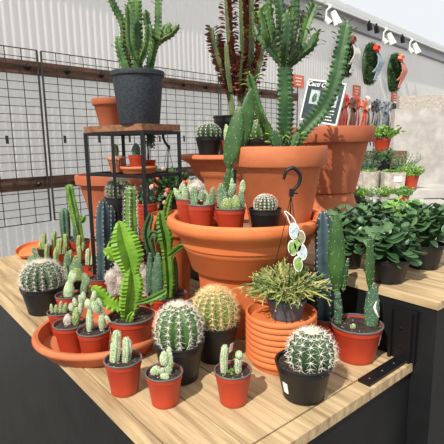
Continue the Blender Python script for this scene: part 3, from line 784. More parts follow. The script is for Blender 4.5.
# lower shelf
z = ZS3 + .0046
pl = Plant('potted_grey_spined_cactus', 'round grey spined cactus in black pot on the lower shelf of the stand', 'potted cactus', 120, 1.39, z)
rr = 28 / 2 / FPX * 1.39; hh = at(118, 196, 1.39).z - z
pl.zs = make_pot(pl.root, rr, hh, 'nursery', 'black_plastic', 'black_plastic', .9); label_patch(pl.root, rr, hh, -PI / 2 - .75, .022, .018, hh * .7)
mb = MB(); c = pl.L(119, 196); c.z = pl.zs - .006; ar = barrel(mb, c, 12.5 * 1.39 / FPX, .078, 18, .12, 18, 9); o = mb.build('stem', 'barrel_dark', pl.root)
add_spines(o, ar, 8, .0125, .0006, 'spine_grey', 1.1)
pl = red_pot_plant('potted_column_cactus', 'green column cactus in red pot at right of the lower shelf', 147, 203, 1.3485, z, 22, rim='red_plastic')
fingers(pl, [(146, 207, 145, 178, 8, 0), (150, 207, 152, 190, 6, .006)], 'pad_teal', 5)

# ------------------------------------------------------------ tall stacked terracotta behind the stand at left
YB = 1.655
p_ = at(110, 174, YB); rr = 68 / 2 / FPX * YB; zm = at(110, 214, YB).z
clay_pot('upside down terracotta pot behind the left tall cacti', (p_.x, YB, T1), rr * .88, zm - T1, True, 'terracotta_dark')
clay_pot('tapered terracotta pot stacked at back left behind the stand', (p_.x, YB, zm + .0006), rr, p_.z - zm, False, 'terracotta_dark')

# terracotta bowl behind the dragon bones plants
YM = 1.275
p_ = at(172, 213, YM)
clay_pot('medium terracotta pot left of the bowl planter, mostly hidden by green stems', (p_.x, YM, T1), 46 / 2 / FPX * YM, p_.z - T1, False, 'terracotta_orange', 'clay')

def bench_plant(name, label, px, py, wpx, h, **k):
    q = atz(px, py, T1 + h + .0008); return red_pot_plant(name, label, px, py, q.y, T1 + .0008, wpx, h=h, **k)
# ------------------------------------------------------------ left saucer tray with pots
TZ = T1
tc = atz(101, 327, T1 + .036); tr = .152
tray = saucer('large round terracotta saucer at front left holding red pots', (tc.x, tc.y, T1), tr, .040, 'terracotta', 88, lip=.014, name='terracotta_tray')
ZI = T1 + .040 * .19 + .0006
def tray_plant(name, label, px, py, wpx, h, **k):
    q = atz(px, py, ZI + h); return red_pot_plant(name, label, px, py, q.y, ZI, wpx, h=h, **k)
pl = tray_plant('potted_dragon_bones', 'bright lime green winged cactus in the largest red pot on the saucer', 131, 314.5, 47, .082)
k = pl.k
def wing(pl, pts, ww, m='lime', ribs=3, tooth=.38, pitch=.0105, rot=PI, **kk):
    P_ = [pl.L(*q) for q in pts]
    if P_[0].z < pl.zs + .01: P_[0].z = pl.zs - .004
    kq = pl.k
    o, ar = stem_part('stem', pl.root, P_, [w_ * kq / 2 for w_ in ww], ribs, m, depth=.78, tooth=tooth, pitch=pitch, rot=rot, spn=2, sl=.0025, sr=.0004, power=2.2); return o, ar
wing(pl, [(126, 322, 0), (128, 300, 0), (130, 284, 0), (131, 266, 0)], [12, 27, 28, 18], rot=PI / 2 + .15, tooth=.27, pitch=.0085)
wing(pl, [(130, 274, 0), (128, 258, 0), (123, 240, 0), (119, 221, 0)], [16, 33, 30, 13], rot=PI / 2 - .1, tooth=.27, pitch=.0085)
wing(pl, [(118, 258, -.005), (112, 256, -.008), (108, 252, -.01), (103, 251, -.01)], [8, 13, 12, 8], rot=PI / 2)
wing(pl, [(114, 252, .004), (111, 246, .006), (111, 240, .006)], [7, 10, 8], rot=PI / 2)
wing(pl, [(122, 308, -.01), (111, 304, -.014), (102, 297, -.016), (92, 286, -.018)], [10, 15, 15, 11], 'lime', rot=PI / 2)
wing(pl, [(136, 303, -.008), (147, 300, -.012), (158, 295, -.012), (167, 290, -.012)], [5, 7, 9, 8], 'leaf_green', rot=PI / 2)
wing(pl, [(128, 318, -.018), (131, 315, -.02), (134, 312, -.02)], [5, 7, 5], 'lime')
pl = tray_plant('potted_fuzzy_cluster', 'fuzzy pale forked cactus in red pot at front middle of the saucer', 93.5, 329, 33, .066)
opuntia(pl, [(89, 333, 90, 305, 7, 0), (90, 309, 87, 299, 8, 0), (98, 313, 93, 301, 8, -.004), (96, 310, 96, 296, 6, .004), (92, 303, 95, 291, 5, 0), (102, 330, 102, 307, 7, .004), (102, 310, 98, 298, 5, .004), (105, 316, 110, 322, 4, 0)], 'pad_fuzzy', thick=.6)
pl = tray_plant('potted_sprouting_cactus', 'tiny cream tipped sprouting cacti in red pot at front left of saucer', 70, 322.5, 33, .066)
opuntia(pl, [(67, 322, 68, 314, 9, 0, 'wool'), (75, 320, 76, 307, 8, .002, 'finger'), (79, 316, 82, 300, 6, .006), (82, 304, 80, 295, 6, .006), (72, 311, 71, 303, 6, .01), (76, 306, 74, 298, 5, .006), (84, 300, 83, 292, 5, .006)], 'pad_fuzzy', thick=.6)
pl = tray_plant('potted_seedling_cactus', 'tiny cactus seedlings in red pot at far left of saucer', 61, 310.5, 27, .058)
opuntia(pl, [(56, 312, 56, 305, 4, 0), (60, 310, 61, 301, 4, 0), (64, 309, 66, 303, 5, 0), (52, 309, 51, 304, 4, 0)], 'finger', thick=.7)
pl = bench_plant('potted_pale_prickly_pear', 'pale padded prickly pear in red pot just behind the large saucer', 69, 294, 27, .066)
opuntia(pl, [(68, 302, 70, 279, 11, 0), (70, 283, 76, 273, 8, 0), (70, 284, 72, 270, 6, .006), (83, 297, 85, 278, 8, .01, 'pad_grey'), (88, 287, 84, 273, 9, .008, 'pad_grey')], 'pad_fuzzy', thick=.5)

# ------------------------------------------------------------ front row on the lower bench
pl = bench_plant('potted_twin_finger_cactus', 'two fuzzy upright fingers in red pot before the large saucer', 123, 358, 38, .066)
fingers(pl, [(115, 365, 116, 350, 117, 330, 9.5, 0), (126, 366, 127, 350, 126, 337, 9, 0), (112, 362, 113, 350, 113, 342, 5, .004), (129, 352, 129, 346, 128, 340, 6, .0)], 'pad_fuzzy', 6, spn=5)
pl = bench_plant('potted_oval_pad_cactus', 'fuzzy oval padded cactus in small red pot at bottom left centre', 164, 371, 38, .060)
opuntia(pl, [(168, 374, 169, 347, 9, 0), (164, 366, 164, 351, 9, -.004), (157, 374, 155, 366, 12, 0), (163, 378, 167, 374, 10, -.014), (160, 374, 163, 368, 6, .0)], 'pad_fuzzy', thick=.45)
pl = bench_plant('potted_twin_stub_cactus', 'two small separate cactus stubs in red pot beside the saucer stack', 233, 369, 38, .062)
fingers(pl, [(224, 371, 224, 358, 225, 345, 7, 0), (238, 373, 238, 366, 238, 358, 6, 0)], 'pad_fuzzy', 8, spn=5)
mb = MB(); c = pl.L(239, 355); ar = []
blob(mb, c, .0072, 12, 8, (1, 1, 1.15)); o = mb.build('grafted_ball', 'pad_fuzzy', pl.root)
mb = MB()
for _ in range(26):
    a = random.uniform(0, 6.28); q = pl.r * .8 * random.random(); b = Vector((q * math.cos(a), q * math.sin(a), pl.zs)); d = Vector((random.uniform(-1, 1), random.uniform(-1, 1), 1.2)).normalized(); pad(mb, b, b + d * .006, .003, .001, seg=5, n=3)
stuff(mb.build('sprouts', 'bright_leaf', pl.root))
# barrels
def barrel_plant(label, px, py, wpx, h, bpx, btop, ribs, m, sm, spn, sl, sr, cx=None, npitch=9, sticker=None, name='potted_barrel_cactus', depth=.16):
    pl = bench_plant(name, label, px, py, wpx, h, color='black_plastic', rim='black_plastic', fill=.88)
    k = pl.k; mb = MB(); c = pl.L(cx or px, py); c.z = pl.zs - .008; c.y = 0; ht = pl.L(px, btop).z - c.z
    ar = barrel(mb, c, bpx / 2 * k, ht, ribs, depth, 26, npitch); o = mb.build('stem', m, pl.root)
    add_spines(o, ar, spn, sl, sr, sm, 1.15)
    mb = MB(); ctop = c + Vector((0, 0, ht - .001)); blob(mb, ctop, bpx * k * .11, 14, 6, (1, 1, .35)); cr = mb.build('crown_felt', 'spine_gold', o)
    if sticker: label_patch(pl.root, pl.r, pl.h, sticker, .014, .02, h * .4)
    return pl
barrel_plant('dark green barrel cactus with white star spines in black pot at front right', 304, 360, 58, .068, 46, 332, 14, 'barrel_dark', 'spine_white', 7, .0155, .0006, cx=311, npitch=7, sticker=-PI / 2 - 1.0)
barrel_plant('dark barrel cactus with white spined ribs in black pot, left of golden one', 179, 340, 51, .078, 45, 305, 13, 'barrel', 'spine_white', 8, .0155, .00055, npitch=9)
barrel_plant('golden spined barrel cactus in black pot close before the bowl planter', 215, 322, 47, .080, 42, 290, 15, 'barrel_yellow', 'spine_gold', 10, .0185, .0006, npitch=10, sticker=-.6)
barrel_plant('white spined barrel cactus in black pot at far left edge', 43, 285, 44, .075, 40, 262, 16, 'barrel_dark', 'spine_white', 7, .020, .0005, npitch=9)

# saucer stack with hanging pot
sq = atz(281, 310, T1 + .105)
SY = .872; SX = at(281, 310, SY).x
sr_ = 75 / 2 / FPX * SY
nst = 8; hs = .026; stp = .0125
ordinal = ['bottom', 'second from bottom', 'third from bottom', 'fourth from bottom', 'fifth from bottom', 'sixth from bottom', 'second from top', 'top']
zc = T1 + .0005
for i in range(nst):
    rr_ = sr_
    s_ = nest_saucer('terracotta saucer, %s of the stack under the hanging plant pot' % ordinal[i], (SX, SY, zc), rr_, 'terracotta_orange', 'stacked terracotta saucers')
    zc += stp
zt_ = zc - stp + .0112 + .0005
pl = Plant('hanging_mistletoe_cactus', 'bushy thin stemmed mistletoe cactus in grey hanging pot on saucer stack', 'potted plant', 286.5, SY, zt_, None, 299)
hh = at(287, 296, SY).z - zt_; rr = 42 / 2 * pl.k
pl.zs = make_pot(pl.root, rr, hh, 'nursery', 'slate_plastic', 'slate_plastic', .93); pl.r = rr
mb = MB(); mb2 = MB(); mb3 = MB()
for i in range(560):
    a = random.uniform(0, 2 * PI); q = rr * .85 * math.sqrt(random.random()); b = Vector((q * math.cos(a), q * math.sin(a), hh * .93))
    out = Vector((math.cos(a), math.sin(a), 0)); l = random.uniform(.035, .068) * (1.15 - .3 * q / rr)
    sp = (q / rr) * random.uniform(.5, 1.25)
    mid = b + Vector((0, 0, l * .5)) + out * l * .3 * sp; end = b + Vector((0, 0, l * (1.0 - .72 * sp))) + out * l * 1.0 * sp + Vector((random.uniform(-.012, .012), random.uniform(-.012, .012), random.uniform(-.006, .006)))
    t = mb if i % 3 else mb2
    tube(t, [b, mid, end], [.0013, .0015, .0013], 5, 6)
    for _ in range(2):
        d = ((end - mid).normalized() + Vector((random.uniform(-.9, .9), random.uniform(-.9, .9), random.uniform(-.3, .7)))).normalized(); e2_ = end + d * random.uniform(.007, .014)
        tube(t, [end, e2_], [.0012, .0009], 5)
        if random.random() < .12: blob(mb3, e2_, .0016, 5, 3)
for a_, l in ((2.9, .075), (3.3, .07), (3.0, .06)):
    b = Vector((0, 0, hh)); tube(mb2, [b, b + Vector((math.cos(a_) * l * .6, -.02, .03)), b + Vector((math.cos(a_) * l, -.02, .045))], .0006, 5, 6)
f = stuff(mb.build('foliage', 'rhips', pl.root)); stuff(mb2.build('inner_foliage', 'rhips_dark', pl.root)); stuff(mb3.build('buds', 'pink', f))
# hanger: hook and wires
dYh = -.02
hgr = MB(); hp = [pl.L(x, y, dYh) for x, y in [(283.7, 179.5), (286.5, 171), (293.6, 168), (300, 174.5), (299, 183.5), (293, 191), (291.5, 196)]]
tube(hgr, hp, [.0028, .0034, .0038, .0038, .0034, .003], 8, 40); bar(hgr, pl.L(292, 189, dYh), pl.L(291, 196.5, dYh), .012, .008); bar(hgr, pl.L(291, 193, dYh), pl.L(298, 193.5, dYh), .003)
hgo = hgr.build('hanger_hook', 'iron', pl.root)
for (x, y, dy) in ((266, 296, 0), (289, 299, -rr * .9), (307, 296, 0.01), (284, 292, rr * .8)):
    mb = MB(); tube(mb, [pl.L(291, 195, dYh), pl.L(291 + (x - 291) * .45, 195 + (y - 195) * .5, dYh + dy * .4), pl.L(x, y, dy)], .0008, 6, 8); mb.build('wire', 'iron', hgo)
# white hang tag with oval pictures
tagm = MB(); dT = -.035
def disc(mb, c, rx, rz, th, seg=20, rot=0.):
    vs = []; c = Vector(c)
    for y in (-th, th):
        for k in range(seg):
            a = 2 * PI * k / seg; x, z_ = rx * math.cos(a), rz * math.sin(a); vs.append(c + Vector((x * math.cos(rot) - z_ * math.sin(rot), y, x * math.sin(rot) + z_ * math.cos(rot))))
    fs = [tuple(range(seg)), tuple(reversed(range(seg, 2 * seg)))] + [(k, k + seg, (k + 1) % seg + seg, (k + 1) % seg) for k in range(seg)]
    mb.add(vs, fs)
kk = SY / FPX
ov = [(294.3, 231.5, 5.2, 9), (301, 237, 4.2, 7), (292.5, 248, 4.6, 8), (297.5, 245, 4.2, 7.5), (302, 252, 5, 8.5), (298, 264, 4.6, 8)]
for x, y, a, b in ov: disc(tagm, pl.L(x, y, dT), a * kk, b * kk, .0004, rot=.15)
tube(tagm, [pl.L(291, 226, dT), pl.L(287, 216, dT), pl.L(284.5, 212, dT), pl.L(287, 212, dT), pl.L(294, 219, dT), pl.L(297, 228, dT)], .0011, 6, 20)
tg = tagm.build('hang_tag', 'white', pl.root, smooth=False); lab(tg, 'white tag with oval plant pictures')
for i, (x, y, a, b) in enumerate(ov):
    m_ = MB(); disc(m_, pl.L(x, y, dT) + Vector((0, -.0009, 0)), a * kk * .84, b * kk * .84, .0003, rot=.15); m_.build('picture', ['label_pic_blue', 'label_pic_brown', 'label_pic_green', 'label_pic_green', 'label_pic_blue', 'label_pic_green'][i], tg, smooth=False)

# right red pot with two tall cacti
q = atz(357, 323, T1 + .078)
pl = red_pot_plant('potted_jointed_prickly_pear', 'two tall jointed green cacti in red pot by black front at right', 357, 323, q.y, T1 + .0008, 51, h=.078)
label_patch(pl.root, pl.r, pl.h, -.35, .010, .022, .045)
opuntia(pl, [(339, 330, 337, 284, 8.5, .012, 'pad_teal'), (337, 292, 336, 212, 17, .012), (343, 292, 348, 258, 6, .012), (371, 334, 373, 282, 15, .0, 'pad_teal'), (370, 290, 370, 234, 10.5, .0), (352, 328, 354, 324, 5, -.01, 'finger')], 'pad', thick=.5, spl=.002)
# white scar on the cut pad
mb = MB(); tube(mb, [pl.L(376.5, 301, -.006), pl.L(374.5, 307, -.007), pl.L(376, 312, -.007), pl.L(378.5, 317, -.006)], [.001, .003, .003, .001], 8, 14); lab(mb.build('scar', 'spine_white', pl.root), 'white cut scar')
# blue column behind the stack
q = atz(322, 304, T1 + .07)
pl = red_pot_plant('potted_blue_column_cactus', 'tall blue grey ribbed column cactus in red pot behind the saucer stack', 326, 308, .955, T1 + .0008, 30, h=.065)
def cereus(pl, pts, ww, ribs=5, m='cereus_blue', pitch=.0135):
    P_ = [pl.L(*q) for q in pts]; P_[0].z = pl.zs - .004; k = pl.k
    mb = MB(); ar = column(mb, P_, [w_ * k / 2 for w_ in ww], ribs, .45, .05, pitch, 1.6, rot=.3, tipround=2.2); o = mb.build('stem', m, pl.root)
    add_spines(o, ar, 5, .0035, .0005, 'spine_white', 1., True, areole='areole')
cereus(pl, [(325, 304, 0), (325, 270, 0), (324, 235, 0), (323, 211, 0)], [18, 22, 20, 15])

# ------------------------------------------------------------ left middle plants
q = atz(99, 277, T1 + .07)
pl = bench_plant('potted_blue_column_cactus', 'tall blue ribbed column cactus in red pot behind the lime green cactus', 101, 277, 24, .065)
cereus(pl, [(104, 278, 0), (104, 250, 0), (103, 225, 0), (103, 199, 0)], [13, 15, 15, 11])
cereus(pl, [(110, 278, .01), (111, 250, .01), (111, 220, .01), (111, 206, .01)], [8, 9, 9, 7])
pl = red_pot_plant('potted_woolly_column_cactus', 'white haired stubby cactus in red pot behind the lime green cactus', 114, 288, 1.17, T1 + .0008, 21, h=.055)
for cx, cy, rr_ in ((112, 278, 7), (120, 268, 6), (121, 283, 5.5), (116, 290, 5)):
    mb = MB(); c = pl.L(cx, cy); k = pl.k * rr_; c0 = Vector((c.x, c.y, pl.zs)); tube(mb, [c0, c], [k * .7, k * .9], 10, 4); blob(mb, c, k, 14, 10, (1, 1, 1.25)); o = mb.build('woolly_stem', 'wool', pl.root)
    mb = MB()
    for _ in range(160):
        d = Vector((random.gauss(0, 1), random.gauss(-.3, 1), random.gauss(.3, 1))).normalized(); spine(mb, c + Vector((d.x, d.y, d.z * 1.2)) * k * .95, d + Vector((random.uniform(-.5, .5), 0, .5)), .007, .0006)
    stuff(mb.build('wool_hairs', 'spine_white', o, smooth=False))
pl = red_pot_plant('potted_woolly_column_cactus', 'white haired stubby cactus in red pot right of the lime green stem', 141, 288, 1.16, T1 + .0008, 21, h=.055)
for cx, cy, rr_ in ((145, 276, 7), (141, 270, 5)):
    mb = MB(); c = pl.L(cx, cy); k = pl.k * rr_; c0 = Vector((c.x, c.y, pl.zs)); tube(mb, [c0, c], [k * .7, k * .9], 10, 4); blob(mb, c, k, 14, 10, (1, 1, 1.35)); o = mb.build('woolly_stem', 'wool', pl.root)
    mb = MB()
    for _ in range(160):
        d = Vector((random.gauss(0, 1), random.gauss(-.3, 1), random.gauss(.3, 1))).normalized(); spine(mb, c + Vector((d.x, d.y, d.z * 1.3)) * k * .95, d + Vector((random.uniform(-.5, .5), 0, .5)), .007, .0006)
    stuff(mb.build('wool_hairs', 'spine_grey', o, smooth=False))
# winged cactus by the bowl, in a big red pot
pl = red_pot_plant('potted_dragon_bones', 'upright green winged cacti crowded in red pot behind the dark barrel', 167, 298, 1.115, T1 + .0008, 40, h=.07)
wing(pl, [(168, 304, -.01), (168, 278, -.01), (166, 254, -.01), (165, 246, -.01)], [10, 13, 13, 11], 'leaf_green', rot=PI / 2)
wing(pl, [(166, 252, -.01), (164, 235, -.01), (161, 222, -.01), (160, 211, -.01)], [12, 17, 15, 10], 'leaf_green', rot=PI / 2)
wing(pl, [(168, 256, -.01), (174, 251, -.01), (179, 247, -.01), (185, 245, -.01)], [6, 7, 7, 5], 'leaf_green', rot=PI / 2)
wing(pl, [(164, 230, .01), (165, 214, .01), (168, 201, .01), (172, 190, .01)], [7, 9, 7, 3], 'leaf_green', rot=PI / 2)
opuntia(pl, [(157, 304, 158, 252, 12, .0, 'pad_teal'), (174, 304, 175, 256, 8, .01, 'pad_teal'), (150, 304, 150, 252, 9, .02, 'pad_teal')], 'pad_teal', thick=.5)
wing(pl, [(166, 306, -.02), (159, 300, -.03), (150, 305, -.035)], [6, 8, 5], 'leaf_green')
# dark glossy one
pl = red_pot_plant('potted_dark_euphorbia', 'dark glossy green curling stems in red pot left of bowl planter', 159, 284, 1.205, T1 + .0008, 20, h=.055)
wing(pl, [(156, 280, 0), (154, 262, 0), (148, 244, -.01), (146, 230, -.01), (151, 213, -.01)], [8, 10, 10, 11, 7], 'euph_dark', tooth=.15, rot=PI / 2)
wing(pl, [(150, 238, -.012), (153, 233, -.014), (158, 236, -.014), (156, 244, -.01)], [6, 8, 8, 4], 'euph_dark', tooth=.15)
# spiny column
pl = red_pot_plant('potted_spiny_column_cactus', 'bright green column cactus with long pale spines in red pot before stand', 131, 280, 1.215, T1 + .0008, 17, h=.055)
P_ = [pl.L(132, 278), pl.L(132, 240), pl.L(131, 212), pl.L(131, 186)]; P_[0].z = pl.zs - .004; k = pl.k
mb = MB(); ar = column(mb, P_, [5.5 * k, 6 * k, 6 * k, 5 * k], 5, .4, .1, .011, 2, rot=0); o = mb.build('stem', 'leaf_green', pl.root)
add_spines(o, ar, 4, .014, .0006, 'spine_white', .9)

# left back cacti
def lb(name, label, px, py, wpx, h=.06, **k): return bench_plant(name, label, px, py, wpx, h, **k)
pl = lb('potted_column_cactus', 'tall green column cactus leaning left in red pot by the wall', 80, 240, 20)
P_ = [pl.L(81, 242), pl.L(77, 222), pl.L(73, 205), pl.L(69, 184)]; P_[0].z = pl.zs - .004; k = pl.k
mb = MB(); ar = column(mb, P_, [4 * k, 5 * k, 4.5 * k, 4.2 * k], 5, .4, .1, .014, 2); o = mb.build('stem', 'leaf_green', pl.root); add_spines(o, ar, 3, .005, .0005, 'spine_white', .8)
mb = MB(); ar = column(mb, [pl.L(79, 222), pl.L(83, 220), pl.L(85, 215)], [2 * k, 2.8 * k, 2.6 * k], 5, .4, .1, .012, 2); o = mb.build('stem', 'leaf_green', pl.root)
opuntia(pl, [(76, 243, 77, 214, 7, -.01)], 'pad_teal')
pl = lb('potted_grey_pad_cactus', 'blunt grey green upright cactus in red pot left of leaning column', 64, 238, 20)
P_ = [pl.L(66, 240), pl.L(65, 226), pl.L(64, 208)]; P_[0].z = pl.zs - .004
mb = MB(); ar = column(mb, P_, [4.5 * k, 5.5 * k, 5 * k], 7, .25, .05, .014, 2); o = mb.build('stem', 'pad_teal', pl.root); add_spines(o, ar, 3, .004, .0005, 'spine_white', .8)
# grid of finger cacti in small pots
fl = [(44, 248, 'left beside orange saucer'), (54, 246, 'just right of the orange saucer'), (47, 258, 'behind the white spined barrel'), (60, 253, 'in the middle of the small pots'), (66, 248.5, 'below the blunt grey cactus'), (79, 250, 'below the leaning column cactus'), (80, 261, 'midway between far left barrel and blue column'), (88, 263.5, 'beside the blue column'), (95, 269, 'left of the blue column cactus base'), (70, 265, 'behind the pale prickly pear'), (56, 265, 'behind the far left barrel, right of it')]
for i, (x, y, w_) in enumerate(fl):
    pl = lb('potted_finger_cactus', 'small green finger cactus in pot, ' + w_, x, y, 13.5, .045, color='red_plastic' if i in (1, 3, 4, 5, 7, 8) else 'black_plastic', rim='black_plastic', group='small finger cacti at left')
    fs_ = [(x, y + 3, x, y - 8, x + random.uniform(-1, 1), y - 15, 5.0, 0)]
    if i % 2: fs_.append((x + 3.5, y + 3, x + 4, y - 3, x + 4, y - 8, 4.2, .004))
    if i % 3 == 0: fs_.append((x - 3.5, y + 3, x - 3.5, y - 2, x - 4, y - 6, 4.0, .003))
    fingers(pl, fs_, 'finger' if i != 7 else 'pad_fuzzy', 6)
pl = bench_plant('potted_round_pad_cactus', 'grey green prickly pear with round pads behind the far left barrel', 36, 268, 20, .055, color='black_plastic', rim='black_plastic')
opuntia(pl, [(33, 270, 31, 255, 10, 0), (38, 270, 35, 251, 10, .01), (35, 254, 33, 247, 5, .01)], 'pad_grey', thick=.25)
pl = bench_plant('potted_round_pad_cactus', 'grey green round pads in black pot right of far left barrel', 77, 278, 26, .055, color='black_plastic', rim='black_plastic')
opuntia(pl, [(68, 282, 67, 251, 8, .006), (75, 282, 77, 259, 14, .004), (67, 282, 65, 263, 4, -.004), (80, 282, 75, 268, 12, -.004, 'finger')], 'pad_grey', thick=.25)
pl = bench_plant('potted_round_pad_cactus', 'grey green oval pad cactus tucked just behind right side of left barrel', 56, 272, 16, .05, color='black_plastic', rim='black_plastic')
opuntia(pl, [(54, 276, 53, 259, 8, 0)], 'pad_grey', thick=.25)
# orange saucer leaning at the back left
q = atz(42, 250, T1 + .02)
o = saucer('bright orange terracotta saucer tilted on the bench at far left back', (0, 0, 0), .062, .018, 'terracotta_orange')
o.rotation_euler = (R(16), R(-4), 0); qq = at(31, 246, 1.80); o.location = (qq.x, 1.80, T1 + .0225)

# bushes on the lower bench at the back, behind the stand
def bush(name, label, px, Y, z, rpx, hpx, n, leaf, m, r_pot, h_pot, flowers=None, pot='black_plastic', wid=.5, cat='potted plant', stems=True):
    pl = Plant(name, label, cat, px, Y, z)
    pl.zs = make_pot(pl.root, r_pot, h_pot, 'nursery', pot, pot, .9, seg=28)
    k = Y / FPX; rx = rpx * k; hz = hpx * k; mb = MB(); fb = MB(); sb = MB()
    c = Vector((0, 0, h_pot + hz * .35))
    for i in range(n):
        d = Vector((random.gauss(0, 1), random.gauss(0, 1), random.gauss(.25, .9))).normalized(); q = random.uniform(.35, 1) ** .6
        p = c + Vector((d.x * rx, d.y * rx, d.z * hz * .65)) * q
        if p.z < h_pot * .8: p.z = h_pot * .8 + random.random() * .01
        dd = (d + Vector((random.uniform(-.5, .5), random.uniform(-.5, .5), .3))).normalized(); l = leaf * random.uniform(.7, 1.2)
        if i % 6 == 0: tube(sb, [Vector((0, 0, pl.zs)), Vector((p.x * .5, p.y * .5, pl.zs + (p.z - pl.zs) * .6)), p], [.002, .0012, .0008], 5, 6)
        pad(mb, p, p + dd * l, l * wid, l * .1, nrm=Vector((random.uniform(-1, 1), random.uniform(-1, 1), 1)), seg=6, n=4, shape=1.2, bend=l * .12)
        if flowers and random.random() < .10 and q > .75: blob(fb, p + dd * l, leaf * .32, 6, 4)
    if stems: sb.build('stems', 'bush', pl.root)
    stuff(mb.build('foliage', m, pl.root))
    if flowers and fb.v: stuff(fb.build('flowers', flowers, pl.root))
    return pl
bush('potted_flowering_shrub', 'leafy green shrub with pale pink flowers seen through the stand', 156, 2.02, T2, 15, 26, 260, .034, 'bush', .05, .07, 'pink')
bush('potted_flowering_shrub', 'leafy green shrub with coral flowers right behind the stand leg', 176, 1.98, T2, 15, 26, 240, .034, 'bush', .05, .07, 'coral')
bush('potted_flowering_shrub', 'leafy dark shrub with pink blooms low behind the round grey spined cactus', 137, 2.14, T2, 14, 22, 200, .034, 'bush', .05, .07, 'pink')
# wire fill: low black pots behind the stand
# ------------------------------------------------------------ jade plants on the raised bench
def jade(label, px, py, h_, wpx, n, spreadpx, hpx, m='jade', name='potted_jade_plant', leaf=.044):
    Y = atz(px, py, T2 + h_).y
    pl = Plant(name, label, 'potted plant', px, Y, T2 + .0008)
    r_ = wpx / 2 / FPX * Y; pl.zs = make_pot(pl.root, r_, h_, 'nursery', 'black_plastic', 'black_plastic', .9)
    k = Y / FPX; mb = MB(); sb = MB()
    for i in range(n):
        a = random.uniform(0, 2 * PI); el = random.uniform(.22, 1.0)
        out = math.sqrt(1 - el * el * .9); tip = Vector((math.cos(a) * out * spreadpx * k, math.sin(a) * out * spreadpx * k * .85, h_ + el * hpx * k * random.uniform(.7, 1.05)))
        b = Vector((tip.x * .25, tip.y * .25, pl.zs)); mid = (b + tip) / 2 + Vector((0, 0, .01)); tube(sb, [b, mid, tip], [.004, .0032, .0025], 6, 8)
        ax = ((tip - mid).normalized() + Vector((0, 0, .6))).normalized(); u = ax.orthogonal().normalized(); v = ax.cross(u)
        for lv in range(3):
            base = tip - ax * (.012 * lv); 
            for sgn in (-1, 1):
                ang = lv * PI / 2 + random.uniform(-.3, .3); d = (u * math.cos(ang) + v * math.sin(ang)) * sgn; d = (d + ax * (.55 - .15 * lv)).normalized(); l = leaf * random.uniform(.75, 1.15) * (.6 if lv == 0 else 1)
                pad(mb, base, base + d * l, l * .62, l * .10, nrm=ax, seg=8, n=6, shape=1.45, bend=-l * .08, amt=.6)
    sb.build('stems', 'bush', pl.root); stuff(mb.build('foliage', m, pl.root)); return pl
jade('jade plant with broad leaves in the nearest black pot on the raised bench', 388, 257, .055, 45, 34, 24, 36)
jade('jade plant in black pot behind the tall green cacti, left of nearest jade', 349, 243, .062, 32, 34, 26, 36)
jade('jade plant in black pot behind right of the nearest jade plant', 424, 243, .062, 40, 34, 26, 38)
jade('paler green jade plant farthest back on the raised bench', 402, 224, .062, 34, 30, 26, 26, 'jade_pale')
jade('jade plant in black pot in front of the overturned terracotta pot', 369, 229, .062, 32, 34, 24, 26, 'jade')
# ------------------------------------------------------------ background at right: grey shelves, concrete pots
YC = 2.25
zC = at(380, 188.5, YC).z
shx = Vector((1, -.12, 0)).normalized()
def shelf(label, px0, px1, Y, z, dep):
    a = at(px0, 188, Y); b = at(px1, 188, Y); mb = MB(); cx = (a.x + b.x) / 2
    box(mb, (0, 0, z - .02), (b.x - a.x, dep, .04)); o = thing('plant_shelf', label, 'shelf', (cx, Y, 0))
    mb.build('shelf_board', 'concrete', o, smooth=False); mb = MB()
    for sx in (-.45, .45):
        mb = MB(); box(mb, (sx * (b.x - a.x), dep * .2, (z - .04) / 2), (.09, dep * .5, z - .04)); mb.build('shelf_support', 'concrete', o, smooth=False)
    return o
shelf('weathered grey shelf carrying the two square concrete pots', 322, 452, YC + .05, zC, .32)
zC2 = at(380, 203, 1.98).z
shelf('lower grey shelf with small succulents behind the jade plants', 330, 452, 1.98 + .0, zC2, .20)
